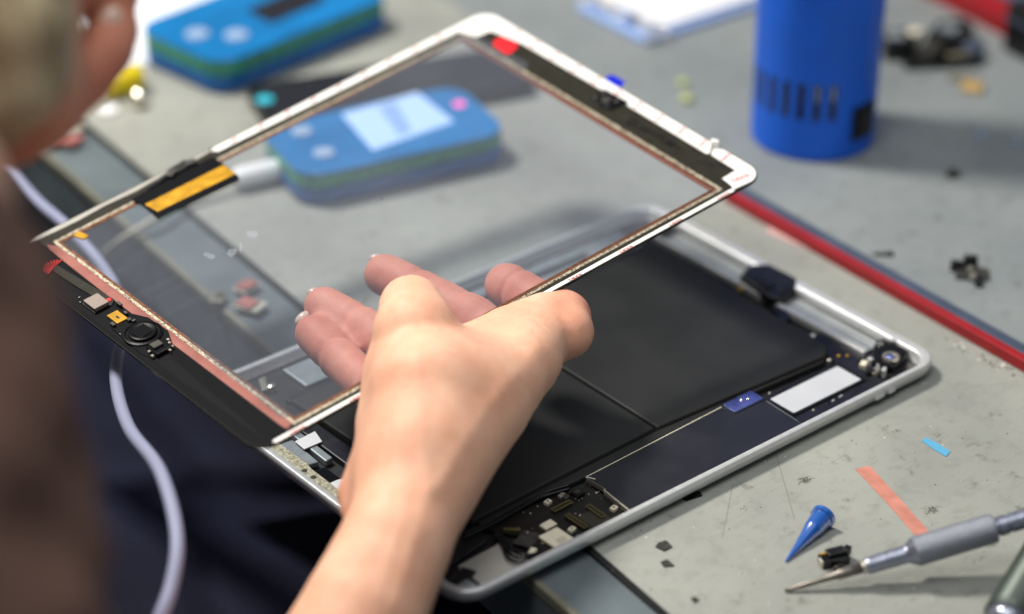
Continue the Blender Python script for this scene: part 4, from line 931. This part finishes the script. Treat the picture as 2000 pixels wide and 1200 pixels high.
def tpoly(t, pix, z): return [tl(t, x, y, z) for x, y in pix]
scn = MB().prism(tpoly(t, [(668, 228), (815, 186), (886, 242), (728, 298)], 8), h, h + 0.5).build('screen', M['screenlit'], t)
MB().prism(tpoly(t, [(738, 214), (772, 204), (806, 262), (780, 272)], 8), h + 0.5, h + 0.6).build('screen_band', M['screenband'], t).parent = scn
for px, py in ((590, 260), (633, 302)):
    x, y = tl(t, px, py, 8.5); MB().lathe((x, y, h), (x, y, h + 2), [(0, 5.0), (0.9, 4.8), (1.2, 3.8)], 24).build('button', M['button'], t)
x, y = tl(t, 897, 206, 8.5); MB().lathe((x, y, h), (x, y, h + 2), [(0, 3.0), (0.5, 2.6)], 20).build('indicator_light', M['ledpink'], t)
t, L, Wd, h = tester((430, 128), (772, -12), (240, 58), 11.0, 'blue handheld tester with a dark screen on the bench behind the glass', False)
MB().prism(tpoly(t, [(480, 22), (590, -25), (640, 0), (530, 46)], 11), h, h + 0.5).build('screen', M['screenoff'], t)
for px, py in ((385, 64), (462, 66)):
    x, y = tl(t, px, py, 12); MB().lathe((x, y, h), (x, y, h + 2), [(0, 6.0), (0.9, 5.6), (1.2, 4.2)], 24).build('button', M['button'], t)
# black phone slab
A_, B_, D_ = at(528, 250, -1), at(1055, 165, -1), at(462, 172, -1)
ex = (B_ - A_)[:2]; L = np.linalg.norm(ex); an = math.atan2(ex[1], ex[0]); ey = np.array([-ex[1], ex[0]]) / L; Wd = max(48.0, float((D_ - A_)[:2] @ ey)); o_ = A_[:2] + ex / 2 + ey * Wd / 2
ph = thing('phone', 'black slab of a phone lying between the two blue testers', 'phone', (o_[0], o_[1], TABLE)); ph.matrix_basis = Matrix.Translation(Vector((o_[0] * K, o_[1] * K, TABLE * K))) @ Matrix.Rotation(an, 4, 'Z')
MB().prism(rrect(-L / 2, L / 2, -Wd / 2, Wd / 2, 8, 6), 0.1, 7).build('phone_body', M['black'], ph, bevel=1.5)
MB().prism(rrect(-L / 2 + 4, L / 2 - 4, -Wd / 2 + 3, Wd / 2 - 3, 5, 5), 7.0, 7.3).build('screen', M['screenoff'], ph)
x, y = tl(ph, 500, 198, 0); MB().ball((-L / 2 + 5, 4, 7.4), 4.5, 4.5, 1.2).build('indicator_light', M['ledcyan'], ph, smooth=True)
# paper, white box
flat('paper', 'white sheet of paper under the dark-screened tester', 'paper', M['paper'], [(205, 138), (300, 120), (640, -30), (560, -130), (120, -40)], z1=0.25)
A_, B_, D_ = at(1262, 72, -2), at(1500, -8, -2), at(1135, -5, -2)
ex = (B_ - A_)[:2]; L = np.linalg.norm(ex); an = math.atan2(ex[1], ex[0]); ey = np.array([-ex[1], ex[0]]) / L; Wd = abs(float((D_ - A_)[:2] @ ey)); o_ = A_[:2] + ex / 2 + ey * Wd / 2
wb = thing('phone_shell', 'white phone shell with a pale blue edge at the top of the bench', 'phone shell', (o_[0], o_[1], TABLE)); wb.matrix_basis = Matrix.Translation(Vector((o_[0] * K, o_[1] * K, TABLE * K))) @ Matrix.Rotation(an, 4, 'Z')
MB().prism(rrect(-L / 2, L / 2, -Wd / 2, Wd / 2, 6, 6), 0.1, 4).build('shell_edge', M['paleblue'], wb, bevel=1.2)
MB().prism(rrect(-L / 2 + 14, L / 2, -Wd / 2 + 3, Wd / 2, 5, 6), 4.0, 6.2).build('shell_panel', M['whiteplastic'], wb, bevel=0.8)
for k in range(12):
    MB().rbox(-L / 2 + 9 + random.uniform(-4, 4), -Wd / 2 + 6 + k * 4.5, random.uniform(4, 8), random.uniform(3, 6), random.uniform(0, 2), 4.0, 5.5).build('metal_bit', M[random.choice(('steel', 'black', 'alu', 'label'))], wb, bevel=0.4)
for px, py in ((1272, 66), (1301, 60)):
    x, y = tl(wb, px, py, 0); MB().ball((x, y, 5.5), 2.2, 2.2, 2.2).build('rivet', M['bead'], wb, smooth=True)
# yellow cap and bead
yc = at(222, 186)
y_ = thing('plastic_cap', 'small yellow plastic cap lying on the mat in front of the paper', 'cap', yc)
a3 = np.array(yc) + np.array([0, 0, 7.2]); b3 = a3 + np.array([17, -6, 0.0])
MB().lathe(a3 - np.array([5, -2, 0]), b3, [(0, 5.4), (2, 7.0), (9, 7.6), (17, 7.2), (18, 6.0), (20, 5.6)], 24).build('cap_body', M['yellow'], y_, world=True, smooth=True)
MB().lathe(a3 - np.array([5, -2, 0]), b3, [(20, 3.2), (22, 3.0)], 20).build('cap_rim', M['whiteplastic'], y_, world=True)
bd = MB().ball((0, 0, 4.4), 4.6, 4.6, 4.6, 32, 20).build('glass_bead', M['bead'], smooth=True); pz = at(272, 208); bd.location = (pz[0] * K, pz[1] * K, TABLE * K); tag(bd, 'bright shiny round bead beside the yellow cap', 'bead')
pz = at(212, 218); lid = MB().lathe((0, 0, 0), (0, 0, 1), [(0, 5), (1.4, 5), (1.8, 4.2)], 20).build('clear_lid', M['whiteplastic']); lid.location = (pz[0] * K, pz[1] * K, TABLE * K); tag(lid, 'small pale disc on the mat below the yellow cap', 'disc')
# white plug
plug = thing('charging_plug', 'white charging plug pushed into the end of the lit tester', 'plug', at(505, 345))
a4, b4 = at(455, 350, -1), at(560, 326, -1)
MB().lathe(a4, b4, [(0, 2.6), (1, 4.2), (4, 4.8), (20, 5.0), (22, 4.2)], 20).build('plug_body', M['whiteplastic'], plug, world=True, smooth=True)
MB().tube([a4, at(415, 368, -2), at(360, 395, -4), at(290, 436, -4), at(225, 478, -14), at(170, 535, -50), at(150, 600, -90)], 1.5, 10).build('lead', M['dullpale'], plug, world=True, smooth=True)
# hanging pale cable
cp = [cs(-60, 250, 1090), cs(20, 335, 1060), cs(75, 395, 1020), cs(140, 452, 985), cs(210, 535, 960), cs(243, 620, 930), cs(226, 730, 890), cs(250, 832, 850), cs(312, 920, 812), cs(345, 1040, 785), cs(336, 1140, 772), cs(300, 1240, 765), cs(230, 1420, 770), cs(160, 1700, 800), cs(120, 2200, 850), cs(160, 3000, 900)]
cbm = MB().tube([c2w(p) for p in cp], 2.4, 14, 8); c0 = c2w(cp[5]); cbm.v = [tuple(np.array(v_) - c0) for v_ in cbm.v]
o = cbm.build('cable', M['cable'], smooth=True); o.location = [c * K for c in c0]; tag(o, 'thick pale bluish cable looping down past the dark trousers', 'cable')
# circuit parts in the distance
def litter(name, label, cat, px, py, items, group=None):
    p = at(px, py); t = thing(name, label, cat, p, group)
    for nm, mn, dx, dy, L_, W2, an, z0, z1 in items: MB().rbox(dx, dy, L_, W2, an, z0, z1).build(nm, M[mn], t, bevel=min(0.6, (z1 - z0) * 0.3))
    return t
litter('flex_assembly', 'black camera flex assembly with a gold end, behind the blue tool', 'flex part', 1830, 118, [('camera_block', 'black', 12, 4, 20, 17, 0.4, 0, 11), ('camera_block', 'blackgloss', -10, 17, 18, 16, 0.9, 0, 10), ('flex_strip', 'black', -2, -4, 38, 14, -0.6, 0, 4), ('bracket', 'chip', -6, 0, 13, 10, 0.2, 3, 10), ('bracket', 'slate', 14, -10, 12, 9, 0.3, 0, 8), ('flex_neck', 'pcbgrey', -8, -24, 7, 14, 0.5, 0, 2), ('gold_end', 'dullgold', -13, -34, 9, 10, 0.5, 0, 3), ('pad', 'label', 0, 16, 8, 6, .3, 4, 10.5), ('lens_rim', 'alu_grey', -12, 18, 9, 9, .9, 10, 11), ('lens_rim', 'alu_grey', 13, 5, 9, 9, .4, 11, 12), ('clip', 'pcbgrey', 4, -10, 12, 4, -.5, 4, 6), ('camera_block', 'black', 26, 12, 12, 16, 1.1, 0, 8)])
litter('bracket', 'small dark metal bracket with bright spots at the far side of the red bar', 'bracket', 1898, 540, [('plate', 'chip', 0, 0, 9, 14, 0.75, 0, 2), ('arm', 'black', 4.5, 5, 3, 6, 0.75, 0, 6), ('arm', 'black', -2, 7, 3, 5, 0.75, 0, 5), ('spring', 'steel', 0.5, 1.5, 3, 2.4, 0.5, 2, 3.6), ('spring', 'steel', -3, -3, 4, 2.6, 0.5, 2, 3.4), ('foot', 'black', -3, -6, 8, 3, 0.75, 0, 3)])
litter('rubber_bit', 'dark rubbery bit alone on the mat below the blue tool', 'fragment', 1861, 346, [('lump', 'chip', 0, 0, 6, 4.5, -0.4, 0, 2.4), ('lump', 'olivechip', 1.8, 1, 3, 3, 0.3, 0, 3)])
litter('spring_clip', 'thin dark clip lying flat right behind the red bar', 'clip', 1724, 500, [('clip_plate', 'chip', 0, 0, 8, 2.6, -0.75, 0, 1.2), ('clip_plate', 'black', 2.2, -2, 3, 3, -0.75, 0, 1.8)])
for px, py, lab_, mn, r_ in ((1334, 168, 'upper of two pale green beads left of the blue tool', 'greenbead', 2.6), (1341, 200, 'lower and rounder of two pale green beads left of the blue tool', 'greenbead', 3.0), (1915, 268, 'tiny blue bead on the mat right of the blue tool', 'paleblue', 1.6), (1985, 283, 'tiny white bead by the right picture edge', 'button', 1.8)):
    p = at(px, py); o = MB().ball((0, 0, r_ * 0.7), r_, r_, r_ * 0.75, 16, 10).build('bead', M[mn], smooth=True); o.location = [c * K for c in p]; tag(o, lab_, 'bead', 'small beads on the mat')
litter('component', 'reddish component lying on the bench edge by the hand at the left', 'component', 130, 275, [('body', 'dullred', 0, 0, 10, 14, 0.4, 0, 2), ('plate', 'dullpale', 6, 8, 12, 10, 0.2, 0, 1.6)])
litter('component', 'pale chip with a red spot on the bench edge seen through the glass', 'component', 490, 600, [('plate', 'dullpale', 0, 0, 9, 12, 0.4, 0, 1.4), ('spot', 'dullred', -1, 1, 7, 8, 0.3, 1.4, 2.4)])
litter('component', 'red rubber pad on the bench edge seen through the glass', 'component', 482, 562, [('pad', 'dullred', 0, 0, 8, 6, 0.2, 0, 2), ('pad_rim', 'dullpale', 0, 0, 10, 7.5, 0.2, 0, 0.6)])
litter('component', 'yellowish scrap at the lip of the bench seen through the glass', 'component', 425, 585, [('scrap', 'tedge', 0, 0, 9, 6, 0.8, 0, 1.5), ('scrap_core', 'olivechip', 1, 0, 4, 3, 0.8, 1.5, 2)])

# ================================================================== CAMERA, LIGHT
cam = bpy.data.cameras.new('camera'); co = bpy.data.objects.new('camera', cam); col.objects.link(co)
mw = Matrix.Identity(4)
for i in range(3):
    mw[i][0] = R[0][i]; mw[i][1] = -R[1][i]; mw[i][2] = -R[2][i]; mw[i][3] = CAM[i] * K
co.matrix_world = mw
cam.sensor_width = 36.0; cam.lens = F / 2000 * 36.0; cam.clip_start = 0.02; cam.clip_end = 50
cam.dof.use_dof = True; cam.dof.focus_distance = 0.884; cam.dof.aperture_fstop = 3.7; cam.dof.aperture_blades = 0
sc.camera = co

def area(name, loc, target, size, power, c):
    l = bpy.data.lights.new(name, 'AREA'); l.shape = 'DISK'; l.size = size; l.energy = power; l.color = c
    o = bpy.data.objects.new(name, l); col.objects.link(o); o.location = loc
    o.rotation_euler = (Vector(target) - Vector(loc)).to_track_quat('-Z', 'Y').to_euler(); return o
area('key_lamp', (-0.10, 0.75, 1.15), (0.12, 0.1, 0), 0.26, 23, (1.0, 0.95, 0.87))
area('front_lamp', (-0.45, -0.15, 1.25), (0.1, 0.1, 0), 0.5, 5.5, (1.0, 0.97, 0.93))
area('ceiling_lamp', (0.25, -0.25, 1.7), (0.1, 0.1, 0), 1.2, 7, (0.95, 0.98, 1.0))
w_ = bpy.data.worlds.new('World'); sc.world = w_; w_.use_nodes = True
bg = w_.node_tree.nodes['Background']; bg.inputs['Color'].default_value = (0.80, 0.88, 1.0, 1); bg.inputs['Strength'].default_value = 0.17

sc.view_settings.view_transform = 'Standard'; sc.view_settings.look = 'None'; sc.view_settings.exposure = 0; sc.view_settings.gamma = 1
sc.render.engine = 'CYCLES'
sc.cycles.use_denoising = True
sc.cycles.max_bounces = 8; sc.cycles.transparent_max_bounces = 12
sc.cycles.caustics_reflective = False; sc.cycles.caustics_refractive = False
sc.cycles.sample_clamp_indirect = 6
